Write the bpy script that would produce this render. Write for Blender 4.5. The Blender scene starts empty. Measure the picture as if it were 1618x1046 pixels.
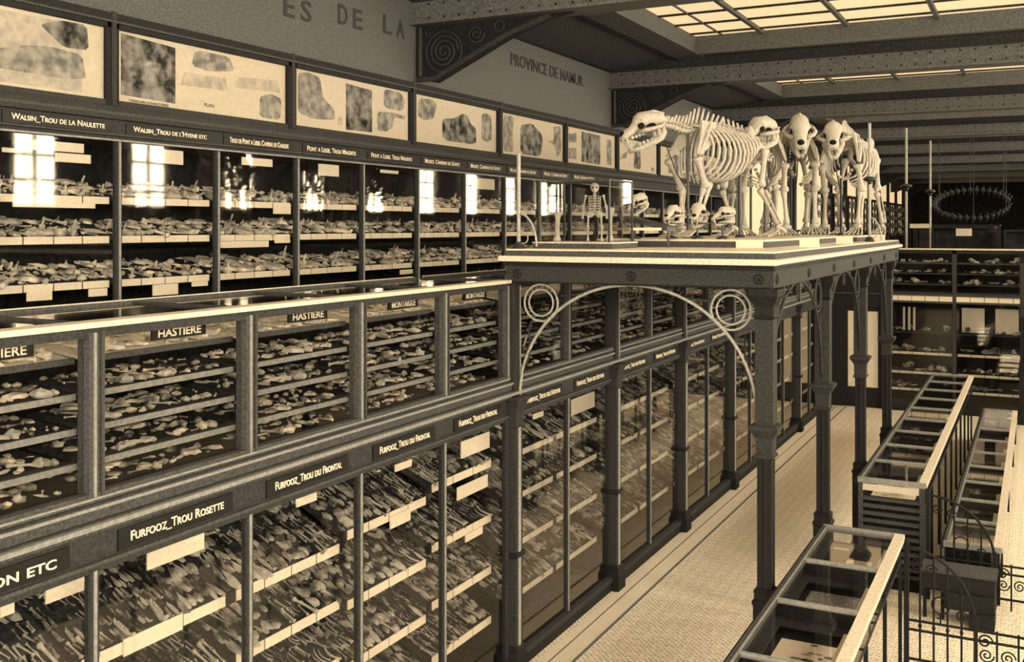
import bpy, math, random
from mathutils import Matrix, Vector, Euler
rnd = random.Random(7)
PI = math.pi

# ------------------------------------------------------------------ camera, world, light, exposure
scene = bpy.context.scene
COL = scene.collection
TH = math.radians(27.3)          # the hall runs along +Y, the camera looks 27 degrees to its left
CAM_H = 3.8
FPX = 1610.0
cam_d = bpy.data.cameras.new('camera')
cam_d.sensor_width = 36.0
cam_d.lens = FPX / 1618.0 * 36.0
cam_d.shift_y = -165.0 / 1618.0
cam_d.clip_end = 300
cam = bpy.data.objects.new('camera', cam_d)
cam.location = (0, 0, CAM_H)
cam.rotation_euler = (PI / 2, 0, TH)
COL.objects.link(cam)
scene.camera = cam

world = bpy.data.worlds.new('daylight')
world.use_nodes = True
world.node_tree.nodes['Background'].inputs[0].default_value = (1.0, 0.86, 0.64, 1)
world.node_tree.nodes['Background'].inputs[1].default_value = 0.6
scene.world = world
SKYLIGHT_EMIT = 0.305
WINDOW_EMIT = 17.0
BACK_FILL_EMIT = 6.5  # added glow from behind the viewer, lights whatever faces the camera
FAR_WINDOW_EMIT = 0.28
scene.view_settings.view_transform = 'Standard'
scene.view_settings.look = 'None'
scene.view_settings.exposure = 1.8
scene.view_settings.gamma = 1.0
scene.view_settings.use_curve_mapping = False
scene.cycles.transparent_max_bounces = 32
scene.cycles.max_bounces = 8
scene.cycles.diffuse_bounces = 4

# ------------------------------------------------------------------ materials
def T(v):
    s = min(1.0, max(0.0, (v - 0.12) / 0.45))
    return (v, v * (1.06 - 0.15 * s), v * (1.12 - 0.36 * s), 1.0)

MATS = {}
def mat(name, v, rough=0.6, spec=0.3, noise=0.0, scale=18.0, bump=0.0, detail=4.0, v2=None):
    m = bpy.data.materials.new(name)
    m.use_nodes = True
    nt = m.node_tree
    b = nt.nodes['Principled BSDF']
    b.inputs['Base Color'].default_value = T(v)
    b.inputs['Roughness'].default_value = rough
    b.inputs['Specular IOR Level'].default_value = spec
    if noise > 0 or v2 is not None:
        tc = nt.nodes.new('ShaderNodeTexCoord')
        geo = nt.nodes.new('ShaderNodeNewGeometry')
        nz = nt.nodes.new('ShaderNodeTexNoise')
        nz.inputs['Scale'].default_value = scale
        nz.inputs['Detail'].default_value = detail
        nt.links.new(geo.outputs['Position'], nz.inputs['Vector'])
        cr = nt.nodes.new('ShaderNodeValToRGB')
        lo, hi = (v * (1 - noise), v * (1 + noise)) if v2 is None else (v, v2)
        cr.color_ramp.elements[0].position = 0.36
        cr.color_ramp.elements[1].position = 0.64
        cr.color_ramp.elements[0].color = T(lo)
        cr.color_ramp.elements[1].color = T(hi)
        nt.links.new(nz.outputs['Fac'], cr.inputs['Fac'])
        nt.links.new(cr.outputs['Color'], b.inputs['Base Color'])
        if bump > 0:
            bp = nt.nodes.new('ShaderNodeBump')
            bp.inputs['Strength'].default_value = bump
            bp.inputs['Distance'].default_value = 0.01
            nt.links.new(nz.outputs['Fac'], bp.inputs['Height'])
            nt.links.new(bp.outputs['Normal'], b.inputs['Normal'])
    MATS[name] = m
    return m

def glass_mat(name, ior=1.5, tint=0.93, boost=1.0):
    m = bpy.data.materials.new(name)
    m.use_nodes = True
    nt = m.node_tree
    nt.nodes.remove(nt.nodes['Principled BSDF'])
    out = nt.nodes['Material Output']
    tr = nt.nodes.new('ShaderNodeBsdfTransparent')
    tr.inputs[0].default_value = (tint, tint, tint, 1)
    gl = nt.nodes.new('ShaderNodeBsdfGlossy')
    gl.inputs['Roughness'].default_value = 0.03
    gl.inputs['Color'].default_value = (1, 0.96, 0.9, 1)
    fr = nt.nodes.new('ShaderNodeFresnel')
    geo = nt.nodes.new('ShaderNodeNewGeometry')
    mi = nt.nodes.new('ShaderNodeMix')                 # the same reflectance on both faces of a thin pane
    mi.inputs[2].default_value = ior; mi.inputs[3].default_value = 1.0 / ior
    nt.links.new(geo.outputs['Backfacing'], mi.inputs[0])
    nt.links.new(mi.outputs[0], fr.inputs['IOR'])
    mx = nt.nodes.new('ShaderNodeMixShader')
    mu = nt.nodes.new('ShaderNodeMath'); mu.operation = 'MULTIPLY'; mu.use_clamp = True
    mu.inputs[1].default_value = boost
    nt.links.new(fr.outputs[0], mu.inputs[0])
    nt.links.new(mu.outputs[0], mx.inputs[0])
    nt.links.new(tr.outputs[0], mx.inputs[1])
    nt.links.new(gl.outputs[0], mx.inputs[2])
    nt.links.new(mx.outputs[0], out.inputs['Surface'])
    MATS[name] = m
    return m

def emit_mat(name, rgb, strength):
    m = bpy.data.materials.new(name)
    m.use_nodes = True
    b = m.node_tree.nodes['Principled BSDF']
    b.inputs['Base Color'].default_value = (0.3, 0.28, 0.22, 1)
    b.inputs['Roughness'].default_value = 0.4
    b.inputs['Emission Color'].default_value = (*rgb, 1)
    b.inputs['Emission Strength'].default_value = strength
    MATS[name] = m
    return m

mat('wall', 0.1, 0.9, 0.1, noise=0.24, scale=55, detail=8)
mat('cove', 0.07, 0.9, 0.1, noise=0.4, scale=48, detail=8)
mat('ceiling', 0.07, 0.9, 0.1, noise=0.15, scale=20)
mat('girder', 0.1, 0.65, 0.14, noise=0.34, scale=44, detail=8)
mat('girder_dark', 0.03, 0.65, 0.14, noise=0.3, scale=25)
mat('iron', 0.012, 0.65, 0.14, noise=0.32, scale=50, detail=8)
mat('iron_grey', 0.03, 0.65, 0.14, noise=0.32, scale=60, detail=8)
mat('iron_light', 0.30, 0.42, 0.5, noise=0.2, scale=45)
mat('wood_dark', 0.016, 0.65, 0.14, noise=0.32, scale=50, detail=8)
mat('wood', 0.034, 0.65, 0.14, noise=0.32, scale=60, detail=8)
mat('wood_mid', 0.058, 0.65, 0.14, noise=0.32, scale=60, detail=8)
mat('wood_light', 0.22, 0.45, 0.4, noise=0.2, scale=40)
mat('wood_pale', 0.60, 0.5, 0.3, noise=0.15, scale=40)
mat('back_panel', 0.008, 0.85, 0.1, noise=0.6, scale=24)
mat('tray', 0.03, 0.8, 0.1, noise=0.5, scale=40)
mat('tray_pale', 0.22, 0.8, 0.1, noise=0.4, scale=40)
mat('card', 0.74, 0.7, 0.2, noise=0.06, scale=50)
mat('card_grey', 0.55, 0.7, 0.2, noise=0.12, scale=60)
mat('paper', 0.68, 0.8, 0.1, noise=0.05, scale=20)
mat('print_dark', 0.02, 0.8, 0.1, v2=0.34, scale=9, detail=10)
mat('print_mid', 0.16, 0.8, 0.1, v2=0.46, scale=11, detail=9)
mat('print_light', 0.42, 0.8, 0.1, v2=0.62, scale=14, detail=6)
mat('ink', 0.02, 0.8, 0.1)
mat('sign_black', 0.006, 0.5, 0.3)
mat('letter', 0.80, 0.6, 0.2)
mat('wall_letter', 0.045, 0.9, 0.1)
mat('bone', 0.42, 0.6, 0.25, noise=0.14, scale=30, bump=0.3)
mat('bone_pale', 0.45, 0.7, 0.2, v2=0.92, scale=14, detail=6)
mat('bone_mix', 0.12, 0.7, 0.2, v2=0.85, scale=9, detail=8)
mat('bone_brown', 0.016, 0.7, 0.2, v2=0.46, scale=10, detail=8)
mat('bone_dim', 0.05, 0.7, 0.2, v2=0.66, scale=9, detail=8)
mat('flint', 0.03, 0.5, 0.4, v2=0.25, scale=12)
mat('socket', 0.012, 0.9, 0.05)
mat('marble', 0.72, 0.35, 0.4, noise=0.08, scale=8)
mat('lamp_black', 0.015, 0.4, 0.4)
mat('dark_hall', 0.02, 0.8, 0.2, noise=0.5, scale=6)
mat('floor_line', 0.16, 0.6, 0.3, noise=0.3, scale=60)
mat('floor_band', 0.8, 0.45, 0.4, noise=0.12, scale=60)
glass_mat('glass', boost=0.45)
glass_mat('glass_low', boost=0.9)
glass_mat('glass_top', tint=0.95, boost=0.9)
CREAM = (0.90, 0.63, 0.345)
emit_mat('sky_pane', CREAM, SKYLIGHT_EMIT)
emit_mat('window_pane', (1.0, 0.83, 0.58), WINDOW_EMIT)
emit_mat('back_fill_pane', (1.0, 0.83, 0.58), BACK_FILL_EMIT)
emit_mat('far_pane', (0.86, 0.61, 0.34), FAR_WINDOW_EMIT)

def floor_material():
    m = bpy.data.materials.new('floor_tiles')
    m.use_nodes = True
    nt = m.node_tree
    b = nt.nodes['Principled BSDF']
    b.inputs['Roughness'].default_value = 0.5
    b.inputs['Specular IOR Level'].default_value = 0.35
    geo = nt.nodes.new('ShaderNodeNewGeometry')
    mp = nt.nodes.new('ShaderNodeMapping'); mp.inputs['Rotation'].default_value = (0, 0, PI / 4)
    nt.links.new(geo.outputs['Position'], mp.inputs['Vector'])
    vo = nt.nodes.new('ShaderNodeTexVoronoi'); vo.inputs['Scale'].default_value = 22; vo.inputs['Randomness'].default_value = 0.25
    nt.links.new(mp.outputs[0], vo.inputs['Vector'])
    ck = nt.nodes.new('ShaderNodeTexChecker'); ck.inputs['Scale'].default_value = 11
    ck.inputs['Color1'].default_value = (1, 1, 1, 1); ck.inputs['Color2'].default_value = (0.87, 0.87, 0.87, 1)
    nt.links.new(mp.outputs[0], ck.inputs['Vector'])
    cr = nt.nodes.new('ShaderNodeValToRGB')
    cr.color_ramp.elements[0].position = 0.12; cr.color_ramp.elements[0].color = T(0.36)
    cr.color_ramp.elements[1].position = 0.42; cr.color_ramp.elements[1].color = T(0.98)
    nt.links.new(vo.outputs['Distance'], cr.inputs['Fac'])
    mx = nt.nodes.new('ShaderNodeMixRGB'); mx.blend_type = 'MULTIPLY'; mx.inputs[0].default_value = 0.7
    nt.links.new(cr.outputs[0], mx.inputs[1]); nt.links.new(ck.outputs[0], mx.inputs[2])
    nt.links.new(mx.outputs[0], b.inputs['Base Color'])
    MATS['floor_tiles'] = m
floor_material()

# ------------------------------------------------------------------ mesh helpers
class MB:
    def __init__(s):
        s.v = []; s.f = []
    def box(s, x0, x1, y0, y1, z0, z1):
        n = len(s.v)
        s.v += [(x0, y0, z0), (x1, y0, z0), (x1, y1, z0), (x0, y1, z0), (x0, y0, z1), (x1, y0, z1), (x1, y1, z1), (x0, y1, z1)]
        s.f += [(n, n + 3, n + 2, n + 1), (n + 4, n + 5, n + 6, n + 7), (n, n + 1, n + 5, n + 4), (n + 1, n + 2, n + 6, n + 5), (n + 2, n + 3, n + 7, n + 6), (n + 3, n, n + 4, n + 7)]
        return s
    def prism(s, poly, axis, a, b):
        """poly: 2D points, extruded along axis from a to b. axis 'y': (x,z); 'x': (y,z); 'z': (x,y)"""
        n = len(s.v); k = len(poly)
        for t in (a, b):
            for p, q in poly:
                s.v.append((p, t, q) if axis == 'y' else (t, p, q) if axis == 'x' else (p, q, t))
        s.f.append(tuple(range(n, n + k))); s.f.append(tuple(range(n + 2 * k - 1, n + k - 1, -1)))
        for i in range(k):
            j = (i + 1) % k
            s.f.append((n + j, n + i, n + k + i, n + k + j))
        return s
    def tube(s, pts, r, seg=6, cap=True, closed=False):
        pts = [Vector(p) for p in pts]
        m = len(pts)
        rs = r if isinstance(r, (list, tuple)) else [r] * m
        n = len(s.v)
        up = Vector((0, 0, 1))
        prev = None
        for i, p in enumerate(pts):
            if closed:
                d = pts[(i + 1) % m] - pts[i - 1]
            else:
                d = pts[min(i + 1, m - 1)] - pts[max(i - 1, 0)]
            d.normalize()
            if prev is None:
                a = d.orthogonal().normalized()
                if abs(d.z) < 0.95:
                    a = d.cross(up).normalized()
            else:
                a = (prev - d * prev.dot(d))
                a = a.normalized() if a.length > 1e-6 else d.orthogonal().normalized()
            prev = a
            b = d.cross(a)
            for k in range(seg):
                t = 2 * PI * k / seg + PI / seg
                s.v.append(tuple(p + (a * math.cos(t) + b * math.sin(t)) * rs[i]))
        rng = m if closed else m - 1
        for i in range(rng):
            i2 = (i + 1) % m
            for k in range(seg):
                k2 = (k + 1) % seg
                s.f.append((n + i * seg + k, n + i * seg + k2, n + i2 * seg + k2, n + i2 * seg + k))
        if cap and not closed:
            s.f.append(tuple(n + k for k in range(seg))[::-1])
            s.f.append(tuple(n + (m - 1) * seg + k for k in range(seg)))
        return s
    def ring(s, c, r, w, axis='y', seg=28, tseg=6):
        pts = []
        for k in range(seg):
            t = 2 * PI * k / seg
            if axis == 'y': pts.append((c[0] + r * math.cos(t), c[1], c[2] + r * math.sin(t)))
            elif axis == 'x': pts.append((c[0], c[1] + r * math.cos(t), c[2] + r * math.sin(t)))
            else: pts.append((c[0] + r * math.cos(t), c[1] + r * math.sin(t), c[2]))
        return s.tube(pts, w, tseg, closed=True)
    def ell(s, c, r, seg=8, rings=5, M=None):
        n = len(s.v)
        c = Vector(c)
        for i in range(rings + 1):
            ph = PI * i / rings
            for k in range(seg):
                t = 2 * PI * k / seg
                p = Vector((r[0] * math.sin(ph) * math.cos(t), r[1] * math.sin(ph) * math.sin(t), r[2] * math.cos(ph)))
                if M is not None: p = M @ p
                s.v.append(tuple(c + p))
        for i in range(rings):
            for k in range(seg):
                k2 = (k + 1) % seg
                s.f.append((n + i * seg + k, n + (i + 1) * seg + k, n + (i + 1) * seg + k2, n + i * seg + k2))
        return s
    def lathe(s, c, prof, seg=16, axis='z', sq=False):
        """prof: (radius, height) list"""
        n = len(s.v)
        m = len(prof)
        for r, h in prof:
            for k in range(seg):
                t = 2 * PI * k / seg + (PI / 4 if sq else 0)
                q = r * (math.sqrt(2) if sq else 1)
                s.v.append((c[0] + q * math.cos(t), c[1] + q * math.sin(t), c[2] + h))
        for i in range(m - 1):
            for k in range(seg):
                k2 = (k + 1) % seg
                s.f.append((n + i * seg + k, n + i * seg + k2, n + (i + 1) * seg + k2, n + (i + 1) * seg + k))
        s.f.append(tuple(n + k for k in range(seg))[::-1])
        s.f.append(tuple(n + (m - 1) * seg + k for k in range(seg)))
        return s
    def add(s, verts, faces, M):
        n = len(s.v)
        s.v += [tuple(M @ Vector(p)) for p in verts]
        s.f += [tuple(i + n for i in f) for f in faces]
        return s
    def mesh(s, name, m, smooth=False, off=(0, 0, 0)):
        me = bpy.data.meshes.new(name)
        ox, oy, oz = off
        me.from_pydata([(x - ox, y - oy, z - oz) for x, y, z in s.v], [], s.f)
        me.materials.append(MATS[m])
        if smooth:
            me.polygons.foreach_set('use_smooth', [True] * len(me.polygons))
        me.update()
        return me
    def build(s, name, m, parent=None, smooth=False, local=False, origin=None):
        """one mesh object; verts are world coordinates unless local"""
        if parent is not None and not local:
            o = parent; ox = Vector((0, 0, 0))
            while o is not None:
                ox += o.location; o = o.parent
            off = tuple(ox)
        elif parent is None:
            if origin is None:
                xs = [p[0] for p in s.v]; ys = [p[1] for p in s.v]; zs = [p[2] for p in s.v]
                origin = ((min(xs) + max(xs)) / 2, (min(ys) + max(ys)) / 2, min(zs))
            off = origin
        else:
            off = (0, 0, 0)
        ob = bpy.data.objects.new(name, s.mesh(name, m, smooth, off))
        COL.objects.link(ob)
        if parent is not None:
            ob.parent = parent
        else:
            ob.location = off
        return ob

def bx(*a):
    return MB().box(*a)

def tag(o, label, cat=None, group=None, kind=None):
    o['label'] = label
    if cat: o['category'] = cat
    if group: o['group'] = group
    if kind: o['kind'] = kind
    return o

def empty(name, loc, label, cat, group=None, kind=None, rz=0.0, scale=1.0):
    e = bpy.data.objects.new(name, None)
    e.empty_display_size = 0.1
    e.location = loc
    e.rotation_euler = (0, 0, rz)
    e.scale = (scale,) * 3
    COL.objects.link(e)
    return tag(e, label, cat, group, kind)

def inst(name, me, loc, parent=None, rot=(0, 0, 0), scale=(1, 1, 1)):
    """an object on shared mesh data; loc in world unless it has a parent (parents here are never rotated)"""
    o = bpy.data.objects.new(name, me)
    COL.objects.link(o)
    if parent is not None:
        q = parent; w = Vector((0, 0, 0))
        while q is not None:
            w += q.location; q = q.parent
        o.parent = parent
        o.location = Vector(loc) - w
    else:
        o.location = loc
    o.rotation_euler = rot
    o.scale = scale
    return o

def struct(name, mb, m, label=None, parent=None):
    o = mb.build(name, m, parent)
    if parent is None:
        o['kind'] = 'structure'
        if label: o['label'] = label
    return o

TEXT_CACHE = {}
def text_mesh(body, m='letter', small_caps=True, extrude=0.002):
    key = (body, m)
    if key in TEXT_CACHE: return TEXT_CACHE[key]
    cu = bpy.data.curves.new('lettering', 'FONT')
    cu.body = body
    cu.extrude = 0.02
    cu.size = 1.0
    cu.resolution_u = 3
    cu.offset = 0.012
    cu.align_x = 'CENTER'; cu.align_y = 'CENTER'
    cu.small_caps_scale = 0.78
    if small_caps:
        for ch in cu.body_format: ch.use_small_caps = True
    ob = bpy.data.objects.new('lettering_tmp', cu)
    COL.objects.link(ob)
    dg = bpy.context.evaluated_depsgraph_get()
    me = bpy.data.meshes.new_from_object(ob.evaluated_get(dg))
    bpy.data.objects.remove(ob)
    me.name = 'lettering'
    me.materials.clear(); me.materials.append(MATS[m])
    xs = [v.co.x for v in me.vertices]; ys = [v.co.y for v in me.vertices]
    w = max(xs) - min(xs); h = max(ys) - min(ys)
    cx = (max(xs) + min(xs)) / 2; cy = (max(ys) + min(ys)) / 2
    for v in me.vertices:
        v.co.x = (v.co.x - cx) / w; v.co.y = (v.co.y - cy) / h; v.co.z = v.co.z
    TEXT_CACHE[key] = me
    return me

FACE_X = (PI / 2, 0, PI / 2)      # lettering that faces +X (the left-hand cases)
FACE_MY = (PI / 2, 0, 0)          # lettering that faces the camera end (-Y)
def lettering(body, loc, w, h, parent=None, rot=FACE_X, m='letter', d=0.1, small_caps=True):
    return inst('lettering', text_mesh(body, m, small_caps), loc, parent, rot, (w, h, d))

def plane_pt(px, py, X):
    """the point of the plane x = X seen at a picture point, as (y, z)"""
    a = abs(X)
    d = FPX * a / (math.cos(TH) * (1640.0 - px))
    return ((d - a * math.sin(TH)) / math.cos(TH), CAM_H - (py - 358.0) * d / FPX)

def ray_pt(px, d):
    """the (x, y) that lies at depth d in the picture column px"""
    u = (px - 809.0) / FPX * d
    return (math.cos(TH) * u - math.sin(TH) * d, math.sin(TH) * u + math.cos(TH) * d)

# ------------------------------------------------------------------ the hall: floors, walls, ceiling
XF = -3.98            # plane of the lower wall cases and of the desk cases
XU = -6.30            # plane of the upper wall cases behind the gallery walk
YEND = 22.4           # cross gallery that closes the lower floor
fl = struct('floor', bx(-7.2, 6.0, -6.0, YEND + 1.0, -0.2, 0.0), 'floor_tiles', 'cream tiled floor of the lower hall with a fine speckled pattern')
for i, (x0, x1, m) in enumerate(((-3.90, -3.62, 'floor_band'), (-3.62, -3.59, 'floor_line'), (-3.80, -3.785, 'floor_line'))):
    bx(x0, x1, -6, YEND, 0.0, 0.003 + 0.001 * i).build('floor_border', m, fl)
struct('floor_gallery', bx(-6.95, -4.90, -6.0, YEND, 2.28, 2.42), 'wood', 'wooden walk of the gallery behind the desk cases')
struct('floor_upper', bx(-6.95, 6.0, YEND + 1.0, 62.0, 2.28, 2.42), 'wood', 'floor of the upper hall beyond the cross gallery')
wl = struct('wall_left', bx(-7.2, -6.42, -6.0, 24.0, 4.64, 6.46), 'wall', 'grey plaster wall above the framed charts')
bx(-7.2, -6.92, -6.0, 24.0, 0.0, 4.64).build('wall_lower', 'back_panel', wl)
bx(-7.2, -6.42, 24.0, 62.0, 2.42, 6.46).build('wall_far', 'wall', wl)
for word, px, py in (('ES', 470, 14), ('DE', 553, 27), ('LA', 622, 42)):
    y_, z_ = plane_pt(px, py, 6.42)
    for q, chx in enumerate(word):
        lettering(chx, (-6.415, y_ - 0.13 + 0.26 * q, z_), 0.16, 0.21, wl, m='wall_letter', d=0.2)
lettering('PROVINCE DE NAMUR', (-6.415, *plane_pt(868, 112, 6.42)), 2.5, 0.17, wl, m='wall_letter', d=0.2)
struct('wall_right', bx(6.0, 6.3, -6.0, 62.0, 0.0, 6.9), 'wall', 'grey plaster wall opposite the cases')
struct('wall_back', bx(-7.2, 6.3, -6.3, -6.0, 0.0, 6.9), 'wall', 'grey wall behind the viewer')
struct('wall_far_end', bx(-7.2, 6.3, 62.0, 62.3, 0.0, 6.9), 'dark_hall', 'dark end wall of the upper hall')
ce = struct('ceiling', bx(-7.2, 6.3, -6.3, 62.3, 6.88, 7.0), 'ceiling', 'dark ceiling above the iron beams and skylights')
MB().prism([(-6.42, 6.42), (-6.42, 6.50), (-5.20, 6.66), (-5.20, 6.58)], 'y', -6.0, 62.0).build('cove', 'cove', ce)
bx(-6.46, -6.38, -6.0, 62.0, 6.395, 6.43).build('cornice', 'iron', ce)
for sx in (-1, 1):
    a, b = sorted((sx * 5.25, sx * 4.80))
    bx(a, b, -6.0, 62.0, 6.54, 6.88).build('long_beam', 'girder', ce)
    a2, b2 = sorted((sx * 5.25, sx * 5.22))
    bx(a2 - 0.02, b2 + 0.02, -6.0, 62.0, 6.52, 6.60).build('beam_edge', 'girder_dark', ce)

GIRDERS = [10.06 + 6.1 * k for k in range(-2, 9)]
NTH = ['first', 'second', 'third', 'fourth', 'fifth', 'sixth', 'seventh', 'eighth', 'ninth', 'tenth', 'eleventh']
def spiral(c, r0, turns, y, s=1, n=34, rmin=0.12, ph=0.0, axis='y'):
    pts = []
    for i in range(n):
        t = i / (n - 1)
        a = ph + s * turns * 2 * PI * t
        r = r0 * (1 - (1 - rmin) * t)
        if axis == 'y': pts.append((c[0] + r * math.cos(a), y, c[1] + r * math.sin(a)))
        else: pts.append((y, c[0] + r * math.cos(a), c[1] + r * math.sin(a)))
    return pts
for gi, yg in enumerate(GIRDERS):
    vis = yg > 8
    g = bx(-6.42, 6.0, yg - 0.12, yg + 0.12, 6.14, 6.40).build('ceiling_girder', 'girder')
    tag(g, 'riveted iron girder across the hall, %s of the girders along the roof' % NTH[gi], kind='structure')
    bx(-6.42, 6.0, yg - 0.09, yg + 0.09, 6.40, 6.88).build('girder_web', 'girder_dark', g)
    bx(-6.42, 6.0, yg - 0.20, yg + 0.20, 6.115, 6.14).build('flange', 'girder', g)
    bx(-6.42, 6.0, yg - 0.15, yg + 0.15, 6.385, 6.41).build('flange', 'girder_dark', g)
    if vis and yg < 36:
        rv = MB()
        for k in range(60):
            for zz in (6.19, 6.35):
                rv.ell((-6.2 + k * 0.2, yg - 0.125, zz), (0.016, 0.012, 0.016), 5, 3)
        rv.build('rivets', 'iron', g)['kind'] = 'stuff'
    if vis:
        br = MB().prism([(-6.42, 6.14), (-6.42, 5.52), (-6.16, 5.46), (-5.22, 5.89), (-4.75, 6.06), (-4.30, 6.14)], 'y', yg - 0.05, yg + 0.05).build('bracket', 'iron', g)
        yy = yg - 0.06
        MB().tube([(-6.36, yy, 6.10), (-6.36, yy, 5.54)], 0.03, 4).tube([(-6.40, yy, 5.50), (-6.16, yy, 5.50), (-5.22, yy, 5.925), (-4.7, yy, 6.09)], 0.035, 4).build('bracket_rim', 'iron_grey', br)
        MB().tube(spiral((-6.04, 5.80), 0.20, 3, yy), 0.016, 5).ring((-6.04, yy, 5.80), 0.235, 0.012).tube(spiral((-5.62, 5.97), 0.11, 2, yy, -1), 0.012, 5).ring((-5.32, yy, 6.03), 0.06, 0.01, seg=16).tube(spiral((-6.24, 6.02), 0.06, 1.5, yy), 0.01, 4).build('scroll', 'iron_grey', br, smooth=True)

# skylights between the girders
xs_ribs = [-4.80, -4.37, -3.74, -2.50, -1.27, 0.0, 1.27, 2.50, 3.74, 4.37, 4.80]
for k, yg in enumerate(GIRDERS[:-1]):
    y0, y1 = yg + 0.75, yg + 5.55
    fine = yg > 9 and yg < 17
    w = bx(-4.80, 4.80, y1, y1 + 0.14, 6.52, 6.88).build('window_%d' % (k + 1), 'girder')
    tag(w, 'frosted glass skylight in the ceiling, in front of the %s girder' % NTH[k + 1], kind='structure')
    bx(-4.80, 4.80, y0 - 0.14, y0, 6.52, 6.88).build('end_beam', 'girder', w)
    rows = [y1, y1 - 0.28, y1 - 1.03, y1 - 1.78, y1 - 2.53, y1 - 3.28, y1 - 4.03, y0] if fine else [y1, (y0 + y1) / 2, y0]
    xr = xs_ribs if fine else [-4.80, -1.6, 1.6, 4.80]
    for i in range(len(xr) - 1):
        for j in range(len(rows) - 1):
            bx(xr[i], xr[i + 1], rows[j + 1], rows[j], 6.80, 6.81).build('pane', 'sky_pane', w)
    for i, x in enumerate(xr[1:-1]):
        wd = 0.03 if x in (-3.74, -2.50, -1.27, 0.0, 1.27, 2.50, 3.74) else 0.012
        bx(x - wd, x + wd, y0, y1, 6.74 if wd > 0.02 else 6.775, 6.80).build('rib', 'girder', w)
    for y in rows[1:-1]:
        bx(-4.8, 4.8, y - 0.012, y + 0.012, 6.77, 6.80).build('glazing_bar', 'girder_dark', w)

# daylight windows high in the right-hand wall, and made-up fill-light windows behind the viewer
n0 = len(GIRDERS)
def high_window(k, axis, c, half, z0, z1, plane, nx, nz, label, pm='window_pane'):
    s = 1 if plane > 0 else -1
    def bb(u0, u1, za, zb, t0, t1):
        a, b = sorted((plane - s * t0, plane - s * t1))
        return bx(a, b, c + u0, c + u1, za, zb) if axis == 'x' else bx(c + u0, c + u1, a, b, za, zb)
    w = tag(bb(-half - 0.08, half + 0.08, z0 - 0.10, z0, -0.02, 0.10).build('window_%d' % (n0 + k), 'wood_mid'), label, kind='structure')
    bb(-half - 0.08, half + 0.08, z1, z1 + 0.08, -0.02, 0.08).build('head', 'wood_mid', w)
    for i in range(nx + 1):
        u = -half + 2 * half * i / nx
        bb(u - 0.035, u + 0.035, z0, z1, 0.0, 0.07).build('frame_post', 'wood_mid', w)
    for j in range(1, nz):
        z = z0 + (z1 - z0) * j / nz
        bb(-half, half, z - 0.025, z + 0.025, 0.0, 0.06).build('glazing_bar', 'wood_mid', w)
    for i in range(nx):
        for j in range(nz):
            u0 = -half + 2 * half * i / nx; za = z0 + (z1 - z0) * j / nz
            bb(u0 + 0.035, u0 + 2 * half / nx - 0.035, za + 0.02, za + (z1 - z0) / nz - 0.02, 0.015, 0.03).build('pane', pm, w)
for k in range(15):
    high_window(k, 'x', -4.0 + 3.05 * k, 0.52, 4.25, 6.35, 6.0, 2, 4, 'daylight window high in the wall opposite the cases, %d bays along' % (k + 1))
for k in range(4):
    high_window(15 + k, 'y', -4.5 + 2.9 * k, 1.15, 3.0, 6.4, -6.0, 2, 3, 'tall added fill-light window in the wall behind the viewer, %s from the left' % NTH[k], 'back_fill_pane')  # unseen glowing windows, added only as fill light from behind

# bright windows in the far part of the left wall, beyond the wall cases
for k in range(11):
    yc = 25.6 + 3.05 * k
    z0 = 3.45
    w = bx(-6.44, -6.34, yc - 1.27, yc + 1.27, z0 - 0.10, z0).build('window_%d' % (40 + k), 'wood_dark')
    tag(w, 'bright tall window of the far left wall, %s after the last wall case' % NTH[k], kind='structure')
    bx(-6.44, -6.34, yc - 1.27, yc + 1.27, 6.2, 6.28).build('head', 'wood_dark', w)
    for yy in (-1.27, 1.19):
        bx(-6.44, -6.34, yc + yy, yc + yy + 0.08, z0, 6.2).build('frame_post', 'wood_dark', w)
    bx(-6.41, -6.40, yc - 1.19, yc + 1.19, z0, 6.2).build('pane', 'far_pane', w)
    if k >= 3:
        c = empty('specimen_cabinet', (-6.3, yc, 2.42), 'open specimen cabinet standing before the far left wall windows, %s of its row' % NTH[k - 3], 'cabinet', 'cabinets under the far windows')
        bx(-6.41, -6.38, yc - 1.2, yc + 1.2, 2.42, 3.34).build('back_board', 'wood_dark', c)
        for yy in (-1.25, -0.42, 0.36, 1.17):
            bx(-6.33, -6.27, yc + yy, yc + yy + 0.08, 2.42, 4.85).build('post', 'wood_dark', c)
        for zz in (2.5, 3.3, 3.7, 4.1, 4.5):
            bx(-6.33, -6.26, yc - 1.2, yc + 1.2, zz, zz + 0.035).build('shelf', 'wood_mid', c)
        bx(-6.34, -6.24, yc - 1.3, yc + 1.3, 4.85, 4.95).build('cornice', 'wood_dark', c)
        sb = MB()
        for zz in (3.335, 3.735, 4.135, 4.535):
            for q in range(9):
                y_ = yc - 1.1 + q * 0.26 + rnd.uniform(-0.03, 0.03); h = rnd.uniform(0.12, 0.28)
                sb.ell((-6.295, y_, zz + h / 2), (0.03, 0.07, h / 2), 6, 4)
        tag(sb.build('specimen_jars', 'flint'), 'rows of small dark specimens inside the %s far window cabinet' % NTH[k - 3], 'specimens', kind='stuff')

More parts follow.
